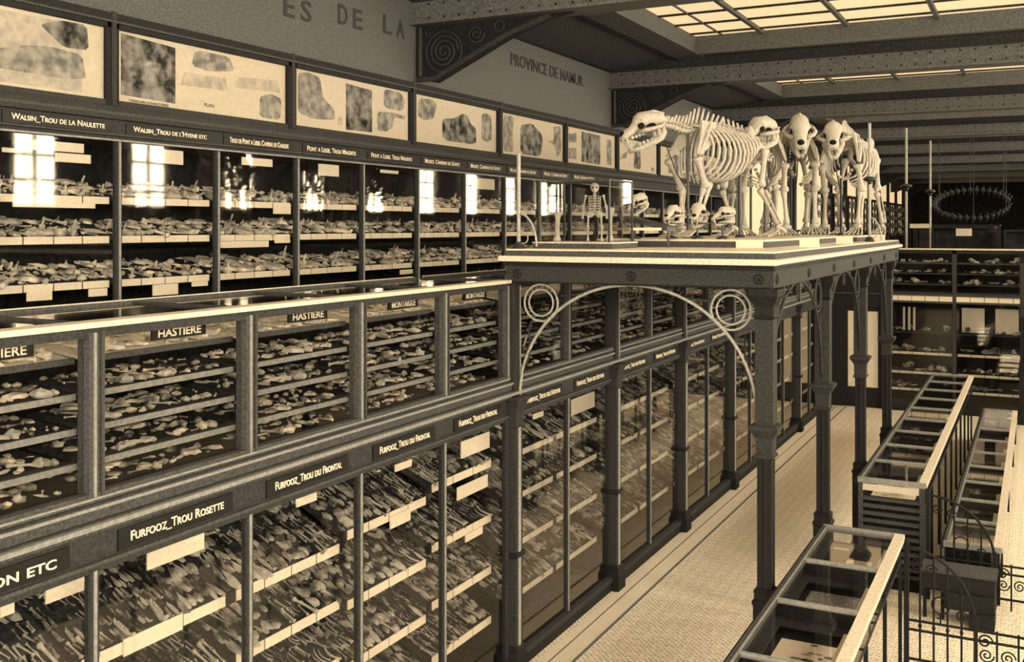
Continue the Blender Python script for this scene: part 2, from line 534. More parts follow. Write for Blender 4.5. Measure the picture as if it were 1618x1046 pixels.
# ------------------------------------------------------------------ specimens: base shapes
def shape_long():
    m = MB()
    prof = [(-0.5, 0.045), (-0.485, 0.085), (-0.43, 0.095), (-0.37, 0.055), (-0.1, 0.04), (0.15, 0.042), (0.36, 0.055), (0.42, 0.09), (0.48, 0.08), (0.5, 0.04)]
    m.tube([(x, 0.02 * math.sin(x * 4), 0) for x, r in prof], [r for x, r in prof], 6)
    m.ell((-0.45, 0.06, 0.0), (0.06, 0.05, 0.06), 6, 4); m.ell((0.45, 0.05, 0), (0.06, 0.05, 0.06), 6, 4)
    return m
def shape_frag(seed):
    r = random.Random(seed); m = MB()
    m.ell((0, 0, 0.0), (0.5, 0.3, 0.2), 6, 4)
    m.v = [(x * r.uniform(0.75, 1.2), y * r.uniform(0.7, 1.25), z * r.uniform(0.7, 1.3)) for x, y, z in m.v]
    return m
def shape_blade():
    m = MB()
    m.v = [(-0.5, -0.12, 0), (-0.1, -0.2, 0), (0.5, 0.0, 0.02), (-0.1, 0.18, 0), (-0.5, 0.12, 0), (-0.4, 0.0, 0.09), (0.0, 0.0, 0.11)]
    m.f = [(0, 1, 6, 5), (1, 2, 6), (2, 3, 6), (3, 4, 5, 6), (4, 0, 5), (4, 3, 2, 1, 0)]
    return m
def shape_rib():
    m = MB(); pts = []
    for i in range(9):
        a = -0.9 + 1.8 * i / 8
        pts.append((0.62 * math.sin(a), 0.62 * math.cos(a) - 0.5, 0.0))
    m.tube(pts, [0.05, 0.04, 0.035, 0.035, 0.035, 0.035, 0.03, 0.03, 0.02], 5)
    return m
def shape_jaw():
    m = MB()
    m.tube([(-0.5, 0.02, 0.18), (-0.42, 0.02, 0.05), (-0.3, 0.02, 0.0), (0.1, 0, 0), (0.4, 0, 0.02), (0.5, -0.03, 0.06)], [0.05, 0.08, 0.085, 0.07, 0.06, 0.04], 6)
    for i in range(5):
        m.box(-0.2 + i * 0.11, -0.12 + i * 0.11, -0.03, 0.03, 0.05, 0.11)
    return m
def shape_vert():
    m = MB()
    m.tube([(-0.18, 0, 0), (-0.1, 0, 0), (0.1, 0, 0), (0.18, 0, 0)], [0.22, 0.17, 0.17, 0.22], 8)
    m.tube([(0, 0, 0.12), (-0.1, 0, 0.55)], [0.08, 0.05], 5); m.tube([(0, 0.1, 0.05), (0, 0.42, 0.12)], [0.07, 0.03], 5); m.tube([(0, -0.1, 0.05), (0, -0.42, 0.12)], [0.07, 0.03], 5)
    return m
def shape_skull():
    m = MB()
    prof = [(-0.5, 0.10, 0.02), (-0.46, 0.2, 0.03), (-0.3, 0.25, 0.06), (-0.08, 0.22, 0.08), (0.08, 0.17, 0.03), (0.3, 0.12, -0.03), (0.46, 0.1, -0.05), (0.5, 0.05, -0.06)]
    m.tube([(x, 0, z + 0.2) for x, r, z in prof], [r for x, r, z in prof], 8)
    for s in (-1, 1):
        m.tube([(-0.25, s * 0.2, 0.12), (-0.1, s * 0.32, 0.08), (0.1, s * 0.2, 0.1)], [0.04, 0.04, 0.04], 5)
    m.tube([(-0.2, 0.16, 0.06), (0.05, 0.14, -0.02), (0.42, 0, 0.0), (0.05, -0.14, -0.02), (-0.2, -0.16, 0.06)], 0.045, 5)
    return m
def shape_plate():
    m = MB()
    m.prism([(-0.5, -0.2), (-0.1, -0.36), (0.42, -0.22), (0.5, 0.14), (0.1, 0.33), (-0.42, 0.24)], 'z', -0.02, 0.07)
    m.v[6:] = [(x * 0.82, y * 0.82, z + 0.05 * math.cos(3 * x)) for x, y, z in m.v[6:]]
    return m
SHAPES = {'long': shape_long(), 'frag': shape_frag(1), 'frag2': shape_frag(2), 'frag3': shape_frag(5), 'blade': shape_blade(), 'rib': shape_rib(),
          'jaw': shape_jaw(), 'vert': shape_vert(), 'skull': shape_skull(), 'plate': shape_plate()}
KIND_NAME = {'long': ('long_bone', 'long limb bone', 'bone'), 'frag': ('bone_fragment', 'rough bone fragment', 'bone'), 'frag2': ('bone_fragment', 'rough bone fragment', 'bone'),
             'frag3': ('bone_fragment', 'rough bone fragment', 'bone'), 'blade': ('flint_blade', 'pointed flint blade', 'flint'), 'rib': ('rib_bone', 'curved rib bone', 'bone'),
             'jaw': ('jaw_bone', 'toothed jaw bone', 'bone'), 'vert': ('vertebra', 'spiny vertebra', 'bone'), 'skull': ('animal_skull', 'small animal skull', 'skull'), 'plate': ('bone_plate', 'flat bone plate', 'bone')}
SHAPE_MESH = {}
def shape_mesh(k, m):
    if (k, m) not in SHAPE_MESH:
        SHAPE_MESH[(k, m)] = SHAPES[k].mesh(KIND_NAME[k][0], m, smooth=k in ('long', 'rib', 'jaw', 'vert', 'skull'))
    return SHAPE_MESH[(k, m)]

HERO_COUNT = [0]
HEROES = {}
NTH = ['first', 'second', 'third', 'fourth', 'fifth', 'sixth', 'seventh', 'eighth', 'ninth', 'tenth', 'eleventh', 'twelfth']
SHELF = ['top', 'second', 'third', 'fourth', 'bottom']
def fill_shelf(stuff, slab, where, n, heroes, size, kinds, m, hm, aligned=False, rows=3, seed=0, sections=3):
    """lays n specimens on a sloping tray. slab = (xf, zf, xb, zb, y0, y1): front edge, back edge, span.
    heroes of them are single objects, the others join the case's mass of fragments"""
    r = random.Random(seed)
    xf, zf, xb, zb, y0, y1 = slab
    d = Vector((xb - xf, 0, zb - zf)); L = d.length; d.normalize()
    e1 = Vector((0, 1, 0)); nrm = e1.cross(d)
    if nrm.z < 0: nrm = -nrm
    e2 = nrm.cross(e1)
    R = Matrix(((e1.x, e2.x, nrm.x, 0), (e1.y, e2.y, nrm.y, 0), (e1.z, e2.z, nrm.z, 0), (0, 0, 0, 1)))
    cols = max(1, n // rows)
    spots = [(i, j) for i in range(cols) for j in range(rows)]
    front = [s for s in spots if s[1] == 0]
    r.shuffle(front)
    hero = set(front[:heroes])
    groups = [[r.choice(kinds)] * 3 + [r.choice(kinds)] for _ in range(12)]
    gsize = [r.uniform(0.75, 1.3) for _ in range(12)]
    for i, j in spots:
        if aligned:                              # a tray is sorted: one kind to each division
            gi_ = int(i / cols * sections) * 3 + int(j / rows * 3)
            k = r.choice(groups[gi_ % 12])
        else:
            k = r.choice(kinds)
        s = size * r.uniform(0.7, 1.35) * (1.5 if (i, j) in hero else 1.0)
        if aligned and (i, j) not in hero:
            s *= gsize[gi_ % 12]
            if r.random() < 0.12: continue
        if not aligned and (i, j) not in hero:
            s *= r.choice((0.65, 0.9, 1.0, 1.35))
            if r.random() < 0.14: continue
        if k in ('frag', 'frag2', 'frag3', 'vert'): s *= 0.75
        if k == 'skull': s *= 1.2
        y = y0 + (y1 - y0) * (i + 0.5 + r.uniform(-0.3, 0.3)) / cols
        t = L * (j + 0.5 + r.uniform(-0.25, 0.25)) / rows
        y = min(max(y, y0 + 0.4 * s), y1 - 0.4 * s) if y1 - y0 > s else (y0 + y1) / 2
        t = max(t, 0.25 * s)
        a = (PI / 2 + r.uniform(-0.25, 0.25)) if aligned else r.uniform(0, PI)
        p = Vector((xf, y, zf)) + d * t + nrm * (s * (0.08 if k != 'skull' else 0.02) + 0.004)
        M = Matrix.Translation(p) @ R @ Matrix.Rotation(a, 4, 'Z') @ Matrix.Diagonal((s, s, s * r.uniform(0.9, 1.4), 1))
        if (i, j) in hero and HERO_COUNT[0] < 300:
            HERO_COUNT[0] += 1
            nm, ds, ct = KIND_NAME[k]
            o = bpy.data.objects.new(nm, shape_mesh(k, hm))
            COL.objects.link(o)
            o.matrix_world = M
            tag(o, '%s on the %s' % (ds, where), ct, 'specimens on the ' + where)
            HEROES.setdefault(o['label'], []).append((y, o, ds, where))
        else:
            stuff.add(SHAPES[k].v, SHAPES[k].f, M)

CARD_MESH = {}
def card_strip(y0, y1, x, z, h, n, parent, skip=(), m='card', gap=0.012, axis='x'):
    """n separate white label cards along a shelf edge"""
    w = (y1 - y0) / n
    key = (round(w - gap, 3), h, m, axis)
    if key not in CARD_MESH:
        ww = (w - gap) / 2
        CARD_MESH[key] = (bx(-0.003, 0.003, -ww, ww, -h / 2, h / 2) if axis == 'x' else bx(-ww, ww, -0.003, 0.003, -h / 2, h / 2)).mesh('label_card', m)
    for i in range(n):
        if i in skip: continue
        c = y0 + (i + 0.5) * w
        inst('label_card', CARD_MESH[key], (x, c, z) if axis == 'x' else (c, x, z), parent)

# ------------------------------------------------------------------ the lower wall cases (floor to ledge)
LOW_KINDS = ['long', 'long', 'blade', 'blade', 'frag', 'frag2', 'jaw', 'rib', 'long']
def lower_case(y0, y1, sign, desc, full, heroes, near, seed, closed_end=False, shelves=None, cards=3):
    e = empty('wall_case', (XF, (y0 + y1) / 2, 0), full, 'display case', 'lower wall cases')
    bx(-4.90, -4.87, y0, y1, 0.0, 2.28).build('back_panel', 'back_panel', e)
    pw = 0.024
    bx(XF - 0.03, XF + 0.015, y0 - pw, y0 + pw, 0.10, 2.17).build('post', 'wood', e)
    bx(XF + 0.013, XF + 0.021, y0 - 0.009, y0 + 0.009, 0.10, 2.17).build('post_bead', 'wood_light', e)
    if closed_end:
        bx(XF - 0.03, XF + 0.015, y1 - pw, y1 + pw, 0.10, 2.17).build('post', 'wood', e)
    bx(-4.87, XF + 0.03, y0, y1, 0.0, 0.10).build('plinth', 'wood_dark', e)
    bx(XF - 0.02, XF + 0.045, y0, y1, 0.10, 0.15).build('bottom_rail', 'wood', e)
    bx(XF - 0.04, XF + 0.010, y0, y1, 2.16, 2.20).build('top_rail', 'wood', e)
    bx(XF - 0.01, XF + 0.030, y0, y1, 2.195, 2.212).build('top_moulding', 'wood_mid', e)
    bx(XF - 0.04, XF + 0.004, y0, y1, 2.20, 2.36).build('header', 'wood', e)
    if sign:
        sb = bx(XF + 0.004, XF + 0.014, y0 + 0.14, y1 - 0.14, 2.225, 2.325).build('sign_board', 'sign_black', e)
        lettering(sign, (XF + 0.016, (y0 + y1) / 2, 2.275), (y1 - y0) * (0.60 if near else 0.64), 0.056, sb)
    st = MB()
    if shelves is None: shelves = [1.68, 1.30, 0.90, 0.48]
    for i, z in enumerate(shelves):
        xf, xb = -4.13, -4.80
        zb = z + 0.33
        sh = MB().prism([(xf, z - 0.02), (xf, z + 0.004), (xb, zb), (xb, zb - 0.03)], 'y', y0 + 0.001, y1 - 0.001).build('shelf', 'tray', e)
        bx(xf - 0.002, xf + 0.014, y0 + 0.001, y1 - 0.001, z - 0.055, z + 0.012).build('shelf_edge', 'wood_dark', sh)
        if near:
            card_strip(y0 + 0.04, y1 - 0.04, xf + 0.019, z - 0.02, 0.062, cards, sh)
        else:
            card_strip(y0 + 0.04, y1 - 0.04, xf + 0.019, z - 0.02, 0.05, 4, sh, m='card_grey')
        nm = SHELF[i] + ' shelf of the ' + desc
        if heroes or near or y0 < 17:
            fill_shelf(st, (xf, z + 0.006, xb, zb, y0 + 0.01, y1 - 0.01), nm, 230 if near else 96, heroes if i < 3 else 0, 0.092 if near else 0.12,
                       LOW_KINDS, 'bone_brown', 'bone', aligned=True, rows=7 if near else 5, seed=seed * 10 + i, sections=cards)
        # tray dividers
        if near:
            for q in range(1, cards):
                yq = y0 + 0.04 + (y1 - y0 - 0.08) * q / cards
                MB().prism([(xf, z), (xf, z + 0.035), (xb, zb + 0.035), (xb, zb)], 'y', yq - 0.006, yq + 0.006).build('tray_divider', 'wood_dark', sh)
    if st.v:
        tag(st.build('bone_fragments', 'bone_brown'), 'rows of small dark bones and flints on the shelves of the ' + desc, 'bones', kind='stuff')
    bx(XF - 0.008, XF - 0.004, y0 + pw, y1 - pw, 0.15, 2.165).build('glass_pane', 'glass_low' if not near else 'glass', e)
    return e

def hang_card(px0, py0, px1, py1, X, parent, tilt=0.0, m='card'):
    ya, za = plane_pt(px0, (py0 + py1) / 2, X); yb, zb = plane_pt(px1, (py0 + py1) / 2, X)
    yc = (ya + yb) / 2
    d = FPX * abs(X) / (math.cos(TH) * (1640 - (px0 + px1) / 2))
    h = (py1 - py0) * d / FPX
    zc = CAM_H - ((py0 + py1) / 2 - 358) * d / FPX
    return bx(X - 0.004, X + 0.004, ya, yb, zc - h / 2, zc + h / 2).build('notice_card', m, parent)

YL = [1.24, 2.31, 3.38, 4.45, 5.515, 6.585, 7.62]
LSIGN = ['', 'Gendron etc', 'Furfooz_Trou Rosette', 'Furfooz_Trou du Frontal', 'Furfooz_Trou du Frontal', 'Furfooz_Trou du Frontal']
LDESC = ['left edge lower case', 'Gendron lower case', 'Trou Rosette lower case', 'first Frontal lower case', 'middle Frontal lower case', 'last Frontal lower case']
LFULL = ['glazed lower wall case cut off by the left edge', 'glazed lower wall case headed Gendron etc', 'glazed lower wall case headed Furfooz Trou Rosette', 'lower wall case headed Furfooz Trou du Frontal, next to Trou Rosette', 'middle one of the lower cases headed Furfooz Trou du Frontal', 'lower case headed Furfooz Trou du Frontal, beside the platform corner pilaster']
LSHELF = [[1.68, 1.30, 0.9, 0.48], [1.72, 1.34, 0.9, 0.48], [1.69, 1.32, 0.92, 0.5], [1.69, 1.32, 0.94, 0.52], [1.75, 1.28, 0.86, 0.46], [1.82, 1.36, 0.92, 0.5]]
LOWER = []
for i in range(6):
    LOWER.append(lower_case(YL[i], YL[i + 1], LSIGN[i], LDESC[i], LFULL[i], (0, 5, 8, 8, 7, 5)[i], True, 100 + i, i == 5, LSHELF[i], (3, 3, 3, 4, 4, 3)[i]))
XC = -4.10
hang_card(72, 915, 140, 942, XC, LOWER[1]); hang_card(0, 952, 22, 972, XC, LOWER[1])
hang_card(232, 852, 322, 884, XC, LOWER[2]); hang_card(195, 990, 288, 1016, XC, LOWER[2])
hang_card(468, 783, 500, 796, XC, LOWER[3])
hang_card(616, 810, 648, 829, XC, LOWER[4]); hang_card(624, 730, 650, 741, XC, LOWER[4])
hang_card(728, 690, 773, 716, XC, LOWER[5]); hang_card(722, 760, 770, 780, XC, LOWER[5]); hang_card(735, 838, 762, 850, XC, LOWER[5])

# under the platform and on to the cross gallery: pilasters every 2.31 m, two lights between them
YP = [7.70 + 2.31 * k for k in range(7)]
for k in range(6):
    for h in range(2):
        a = YP[k] + (0.075 if h == 0 else 1.155); b = YP[k] + (1.155 if h == 0 else 2.235)
        c = lower_case(a, b, 'Furfooz_Trou des Nutons' if k < 3 else '', '%s pilaster case' % NTH[2 * k + h], 'glazed lower case between iron pilasters, %s along from the platform corner' % NTH[2 * k + h],
                       2 if k < 2 else 0, False, 130 + 2 * k + h, False, [1.80, 1.42, 1.0, 0.55])
        if k == 0 and h == 1: hang_card(902, 625, 939, 650, XC, c, m='card_grey')
        if k == 0 and h == 0: hang_card(842, 652, 858, 660, XC, c)

def pilaster(y, i):
    e = empty('wall_pilaster', (XF + 0.03, y, 0), 'square iron pilaster between the lower wall cases, %s from the platform corner' % NTH[i], 'pilaster', 'wall pilasters')
    w = 0.062
    bx(XF - 0.06, XF + 0.075, y - w, y + w, 0.22, 2.12).build('shaft', 'iron_grey', e)
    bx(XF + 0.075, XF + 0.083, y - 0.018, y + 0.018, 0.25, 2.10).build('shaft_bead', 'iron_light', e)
    MB().lathe((XF + 0.01, y, 0), [(0.10, 0.0), (0.10, 0.16), (0.085, 0.20), (0.085, 0.24), (0.07, 0.26)], 4, sq=True).build('base', 'iron', e)
    MB().lathe((XF + 0.01, y, 1.0), [(0.075, 0), (0.082, 0.02), (0.075, 0.05)], 4, sq=True).build('collar', 'iron', e)
    MB().lathe((XF + 0.01, y, 2.10), [(0.07, 0), (0.08, 0.02), (0.07, 0.04), (0.075, 0.14), (0.10, 0.22), (0.115, 0.235), (0.115, 0.26), (0.09, 0.27)], 4, sq=True).build('capital', 'iron_grey', e)
    bx(XF - 0.06, XF + 0.06, y - 0.06, y + 0.06, 2.37, 3.33).build('upper_shaft', 'iron_grey', e)
    for s in (-0.045, 0.045):
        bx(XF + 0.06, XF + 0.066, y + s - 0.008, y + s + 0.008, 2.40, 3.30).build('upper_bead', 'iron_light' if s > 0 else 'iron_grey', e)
    return e
for i, y in enumerate(YP): pilaster(y, i)

# ------------------------------------------------------------------ the ledge between lower cases and desk cases
lg = bx(-4.9, XF + 0.05, 1.0, YEND, 2.36, 2.385).build('trim_1', 'wood_mid')
tag(lg, 'long moulded ledge running over the lower wall cases', kind='structure')
bx(XF - 0.1, XF + 0.085, 1.0, YEND, 2.385, 2.408).build('ledge_moulding', 'wood_light', lg)
bx(XF - 0.1, XF + 0.055, 1.0, YEND, 2.408, 2.418).build('ledge_moulding', 'wood', lg)
bx(XF - 0.1, XF + 0.035, 1.0, YEND, 2.418, 2.47).build('ledge_fascia', 'wood_mid', lg)
bx(XF - 0.1, XF + 0.055, 1.0, YEND, 2.47, 2.485).build('ledge_moulding', 'wood_light', lg)
bx(XF - 0.1, XF + 0.04, 1.0, YEND, 2.485, 2.497).build('ledge_moulding', 'wood', lg)

# ------------------------------------------------------------------ the desk cases with glass tops
XB = -4.92
def desk_case(y0, y1, sign, desc, full, heroes, seed, near=True, last=False):
    e = empty('desk_case', (XF, (y0 + y1) / 2, 2.42), full, 'display case', 'desk cases on the gallery edge')
    bx(XB, XF, y0, y1, 2.497, 2.52).build('bottom_board', 'wood_dark', e)
    bx(XF - 0.03, XF + 0.035, y0, y1, 2.50, 2.545).build('bottom_rail', 'wood_mid', e)
    bx(XF + 0.02, XF + 0.045, y0, y1, 2.515, 2.525).build('bottom_bead', 'wood_light', e)
    for yy in ([y0, y1] if last else [y0]):
        bx(XF - 0.05, XF + 0.03, yy - 0.045, yy + 0.045, 2.52, 3.30).build('post', 'wood_mid', e)
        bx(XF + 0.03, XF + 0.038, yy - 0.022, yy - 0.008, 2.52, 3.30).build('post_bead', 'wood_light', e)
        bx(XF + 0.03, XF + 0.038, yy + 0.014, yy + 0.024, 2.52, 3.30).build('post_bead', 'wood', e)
        bx(XB, XB + 0.05, yy - 0.03, yy + 0.03, 2.52, 3.32).build('back_post', 'wood', e)
    bx(XF - 0.04, XF + 0.02, y0, y1, 3.275, 3.325).build('front_rail', 'wood', e)
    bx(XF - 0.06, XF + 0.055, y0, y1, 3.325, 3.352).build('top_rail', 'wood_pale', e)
    bx(XB - 0.01, XB + 0.05, y0, y1, 3.31, 3.352).build('top_rail', 'wood_mid', e)
    bx(XB + 0.002, XB + 0.02, y0, y1, 3.352, 3.358).build('top_bead', 'wood_pale', e)
    bx(XB + 0.04, XF - 0.05, y0 - 0.02, y0 + 0.02, 3.315, 3.345).build('cross_rail', 'wood', e)
    bx(XB + 0.05, XF - 0.06, y0 + 0.02, y1 - 0.02, 3.328, 3.333).build('top_pane', 'glass_top', e)
    bx(XF - 0.015, XF - 0.01, y0 + 0.045, y1 - 0.045, 2.545, 3.275).build('glass_pane', 'glass', e)
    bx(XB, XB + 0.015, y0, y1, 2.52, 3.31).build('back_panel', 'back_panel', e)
    st = MB(); stp = MB()
    for i, z in enumerate((3.17, 3.00, 2.835, 2.67, 2.53)):
        xf = XF - (0.10, 0.09, 0.085, 0.08, 0.07)[i]
        xb = xf - (0.60, 0.42, 0.42, 0.42, 0.42)[i]; zb = z + (0.075, 0.03, 0.03, 0.03, 0.03)[i]
        if z > 2.6:
            sh = MB().prism([(xf, z - 0.016), (xf, z), (xb, zb), (xb, zb - 0.02)], 'y', y0 + 0.03, y1 - 0.03).build('shelf', 'tray' if i else 'wood_pale', e)
            bx(xf - 0.002, xf + 0.012, y0 + 0.03, y1 - 0.03, z - 0.024, z + 0.006).build('shelf_edge', 'wood_light' if i else 'wood_mid', sh)
        nm = SHELF[i] + ' shelf of the ' + desc
        kinds = ['blade', 'frag', 'frag2', 'plate', 'long', 'frag3'] if i else ['long', 'plate', 'frag', 'jaw', 'rib', 'blade']
        fill_shelf(stp if i == 0 else st, (xf - 0.02, z + 0.002, xb, zb, y0 + 0.07, y1 - 0.07), nm, (140 if i == 0 else 66) if near else 40, heroes if i < 4 else 0, 0.085 if i == 0 else 0.08,
                   kinds, 'bone_mix', 'bone', rows=5 if i == 0 else 3, seed=seed * 10 + i)
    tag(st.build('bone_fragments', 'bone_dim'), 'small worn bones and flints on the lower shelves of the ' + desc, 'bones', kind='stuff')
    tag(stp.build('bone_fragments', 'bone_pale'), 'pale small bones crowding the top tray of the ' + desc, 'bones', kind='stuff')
    if sign:
        yc = (y0 + y1) / 2 + 0.06
        sb = bx(XF - 0.055, XF - 0.045, yc - 0.19, yc + 0.19, 3.215, 3.282).build('sign_board', 'sign_black', e)
        lettering(sign, (XF - 0.043, yc, 3.248), 0.30, 0.042, sb, small_caps=False)
    return e
YD = [1.24, 2.31, 3.38, 4.45, 5.515, 6.585, 7.60]
DS = ['', 'HASTIERE', 'HASTIERE', 'HASTIERE', 'MONTAIGLE', 'MONTAIGLE']
DD = ['left edge desk case', 'first Hastiere desk case', 'second Hastiere desk case', 'third Hastiere desk case', 'first Montaigle desk case', 'last Montaigle desk case']
DF = ['glass topped desk case beyond the left edge', 'leftmost glass topped desk case signed Hastiere, cut by the picture edge', 'desk case signed Hastiere, above the Trou Rosette case', 'desk case signed Hastiere, next to the first Montaigle one', 'desk case signed Montaigle, next to the Hastiere ones', 'desk case signed Montaigle, ending at the platform corner']
for i in range(6):
    desk_case(YD[i], YD[i + 1], DS[i], DD[i], DF[i], (0, 4, 6, 6, 5, 4)[i], 200 + i, True, i == 5)
for k in range(6):
    for h in range(2):
        a = YP[k] + (0.07 if h == 0 else 1.155); b = YP[k] + (1.155 if h == 0 else 2.24)
        desk_case(a, b, '', '%s dim desk case' % NTH[2 * k + h], 'dim glass fronted desk case behind the platform columns, %s from the corner' % NTH[2 * k + h], 0, 220 + 2 * k + h, False)

for i, (ya, za, yb, zb) in enumerate(((8.28, 2.70, 8.50, 2.92), (8.50, 2.92, 8.78, 2.90), (8.92, 2.87, 9.12, 2.85))):
    o = MB().tube([(-4.16, ya, za), (-4.17, (ya + yb) / 2, (za + zb) / 2 + 0.006), (-4.18, yb, zb)], [0.008, 0.010, 0.007], 6).build('bone_needle', 'bone_pale', smooth=True)
    tag(o, 'thin pale bone stick in the dim desk case behind the arch, %s of three' % NTH[i], 'bone', 'thin sticks in the desk case behind the arch')

# ------------------------------------------------------------------ the upper wall cases
UP_KINDS = ['frag', 'frag2', 'plate', 'long', 'vert', 'jaw', 'blade', 'rib']
def upper_case(y0, y1, sign, desc, full, heroes, seed, near=True, ncard=4):
    e = empty('wall_case', (XU, (y0 + y1) / 2, 2.42), full, 'display case', 'upper wall cases')
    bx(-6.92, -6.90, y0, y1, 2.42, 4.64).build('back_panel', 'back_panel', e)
    bx(XU - 0.03, XU + 0.02, y0 - 0.022, y0 + 0.022, 2.5, 4.46).build('post', 'wood', e)
    bx(XU + 0.02, XU + 0.028, y0 - 0.008, y0 + 0.008, 2.5, 4.45).build('post_bead', 'wood_light', e)
    bx(-6.90, XU + 0.02, y0, y1, 2.42, 2.52).build('plinth', 'wood_dark', e)
    bx(-6.90, XU + 0.0, y0, y1, 4.46, 4.50).build('top_rail', 'wood', e)
    bx(XU - 0.02, XU + 0.03, y0, y1, 4.455, 4.468).build('top_moulding', 'wood_light', e)
    bx(XU - 0.02, XU + 0.035, y0, y1, 4.497, 4.508).build('top_moulding', 'wood_mid', e)
    bx(-6.90, XU + 0.005, y0, y1, 4.50, 4.62).build('header', 'wood', e)
    if sign:
        sb = bx(XU + 0.005, XU + 0.015, y0 + 0.07, y1 - 0.07, 4.515, 4.603).build('sign_board', 'sign_black', e)
        lettering(sign, (XU + 0.017, (y0 + y1) / 2, 4.56), (y1 - y0) * 0.74, 0.05, sb)
    st = MB()
    for i, z in enumerate((4.015, 3.715, 3.375, 3.03)):
        xf, xb = XU - 0.06, -6.84
        zb = z + 0.13
        sh = MB().prism([(xf, z - 0.02), (xf, z + 0.004), (xb, zb), (xb, zb - 0.03)], 'y', y0 + 0.001, y1 - 0.001).build('shelf', 'tray', e)
        card_strip(y0 + 0.03, y1 - 0.03, xf + 0.005, z - 0.015, 0.055, ncard, sh)
        if i < 3 or not near:
            nm = SHELF[i] + ' shelf of the ' + desc
            fill_shelf(st, (xf, z + 0.006, xb, zb, y0 + 0.015, y1 - 0.015), nm, (64, 76, 80, 30)[i], heroes if i < 3 else 0, 0.125, UP_KINDS, 'bone_mix', 'bone', rows=3, seed=seed * 10 + i)
    tag(st.build('bone_fragments', 'bone_mix'), 'heaped pale bone fragments on the shelves of the ' + desc, 'bones', kind='stuff')
    bx(XU - 0.012, XU - 0.008, y0 + 0.022, y1 - 0.022, 2.52, 4.46).build('glass_pane', 'glass', e)
    return e
YU = [3.45 + 1.0665 * k for k in range(9)]
US = ['', 'Walsin_Trou de la Naulette', "Walsin_Trou de l'Hyene etc", 'Trou de Pont a Lesse. Caverne de Chaleux', 'Pont a Lesse. Trou Magrite', 'Pont a Lesse. Trou Magrite', 'Mozet. Caverne de Goyet', 'Mozet. Caverne de Goyet']
UD = ['left edge upper case', 'Naulette upper case', "l'Hyene upper case", 'Lesse caverne upper case', 'first Magrite upper case', 'second Magrite upper case', 'first Goyet upper case', 'second Goyet upper case']
UF = ['tall glazed upper wall case beyond the left edge', 'upper wall case headed Walsin Trou de la Naulette', "upper wall case headed Walsin Trou de l'Hyene etc", 'upper wall case between the Hyene and Trou Magrite cases', 'first upper wall case headed Pont a Lesse Trou Magrite', 'second upper wall case headed Pont a Lesse Trou Magrite', 'first upper wall case headed Caverne de Goyet, left of the platform', 'last upper wall case before the platform hides the row']
UPPER = []
for i in range(8):
    UPPER.append(upper_case(YU[i], YU[i + 1], US[i], UD[i], UF[i], (0, 6, 6, 5, 5, 4, 3, 3)[i], 300 + i, True, (4, 4, 4, 4, 4, 5, 5, 5)[i]))
XH = -6.34
hang_card(52, 224, 132, 239, XH, UPPER[1]); hang_card(87, 243, 143, 257, XH, UPPER[1]); hang_card(3, 234, 33, 241, XH, UPPER[1])
hang_card(245, 237, 289, 259, XH, UPPER[2]); hang_card(382, 250, 430, 262, XH, UPPER[3]); hang_card(503, 260, 535, 278, XH, UPPER[4])
hang_card(601, 269, 629, 274, XH, UPPER[5]); hang_card(746, 282, 781, 299, XH, UPPER[7])
hang_card(20, 320, 150, 328, XH, UPPER[1]); hang_card(432, 322, 459, 338, XH, UPPER[3]); hang_card(347, 381, 424, 391, XH, UPPER[3]); hang_card(434, 379, 458, 384, XH, UPPER[3])
hang_card(42, 460, 82, 475, XH, UPPER[1]); hang_card(140, 456, 169, 468, XH, UPPER[1]); hang_card(241, 449, 281, 466, XH, UPPER[2]); hang_card(303, 445, 328, 452, XH, UPPER[2])
hang_card(632, 426, 652, 433, XH, UPPER[5])
for k in range(11):
    a = YU[8] + 1.0665 * k
    upper_case(a, a + 1.0665, 'Mozet. Caverne de Goyet' if k < 3 else '', '%s dim upper case' % NTH[k], 'dim upper wall case seen behind the platform skeletons, %s past its corner' % NTH[k], 0, 330 + k, False)
ch = bx(XU - 0.1, XU + 0.05, 3.0, 24.0, 4.62, 4.655).build('trim_2', 'wood')
tag(ch, 'sloping moulded cornice between the upper wall cases and the framed charts', kind='structure')
MB().prism([(XU + 0.05, 4.655), (XU + 0.05, 4.675), (-6.36, 4.74), (-6.42, 4.74), (-6.42, 4.655)], 'y', 3.0, 24.0).build('slope', 'wood_mid', ch)

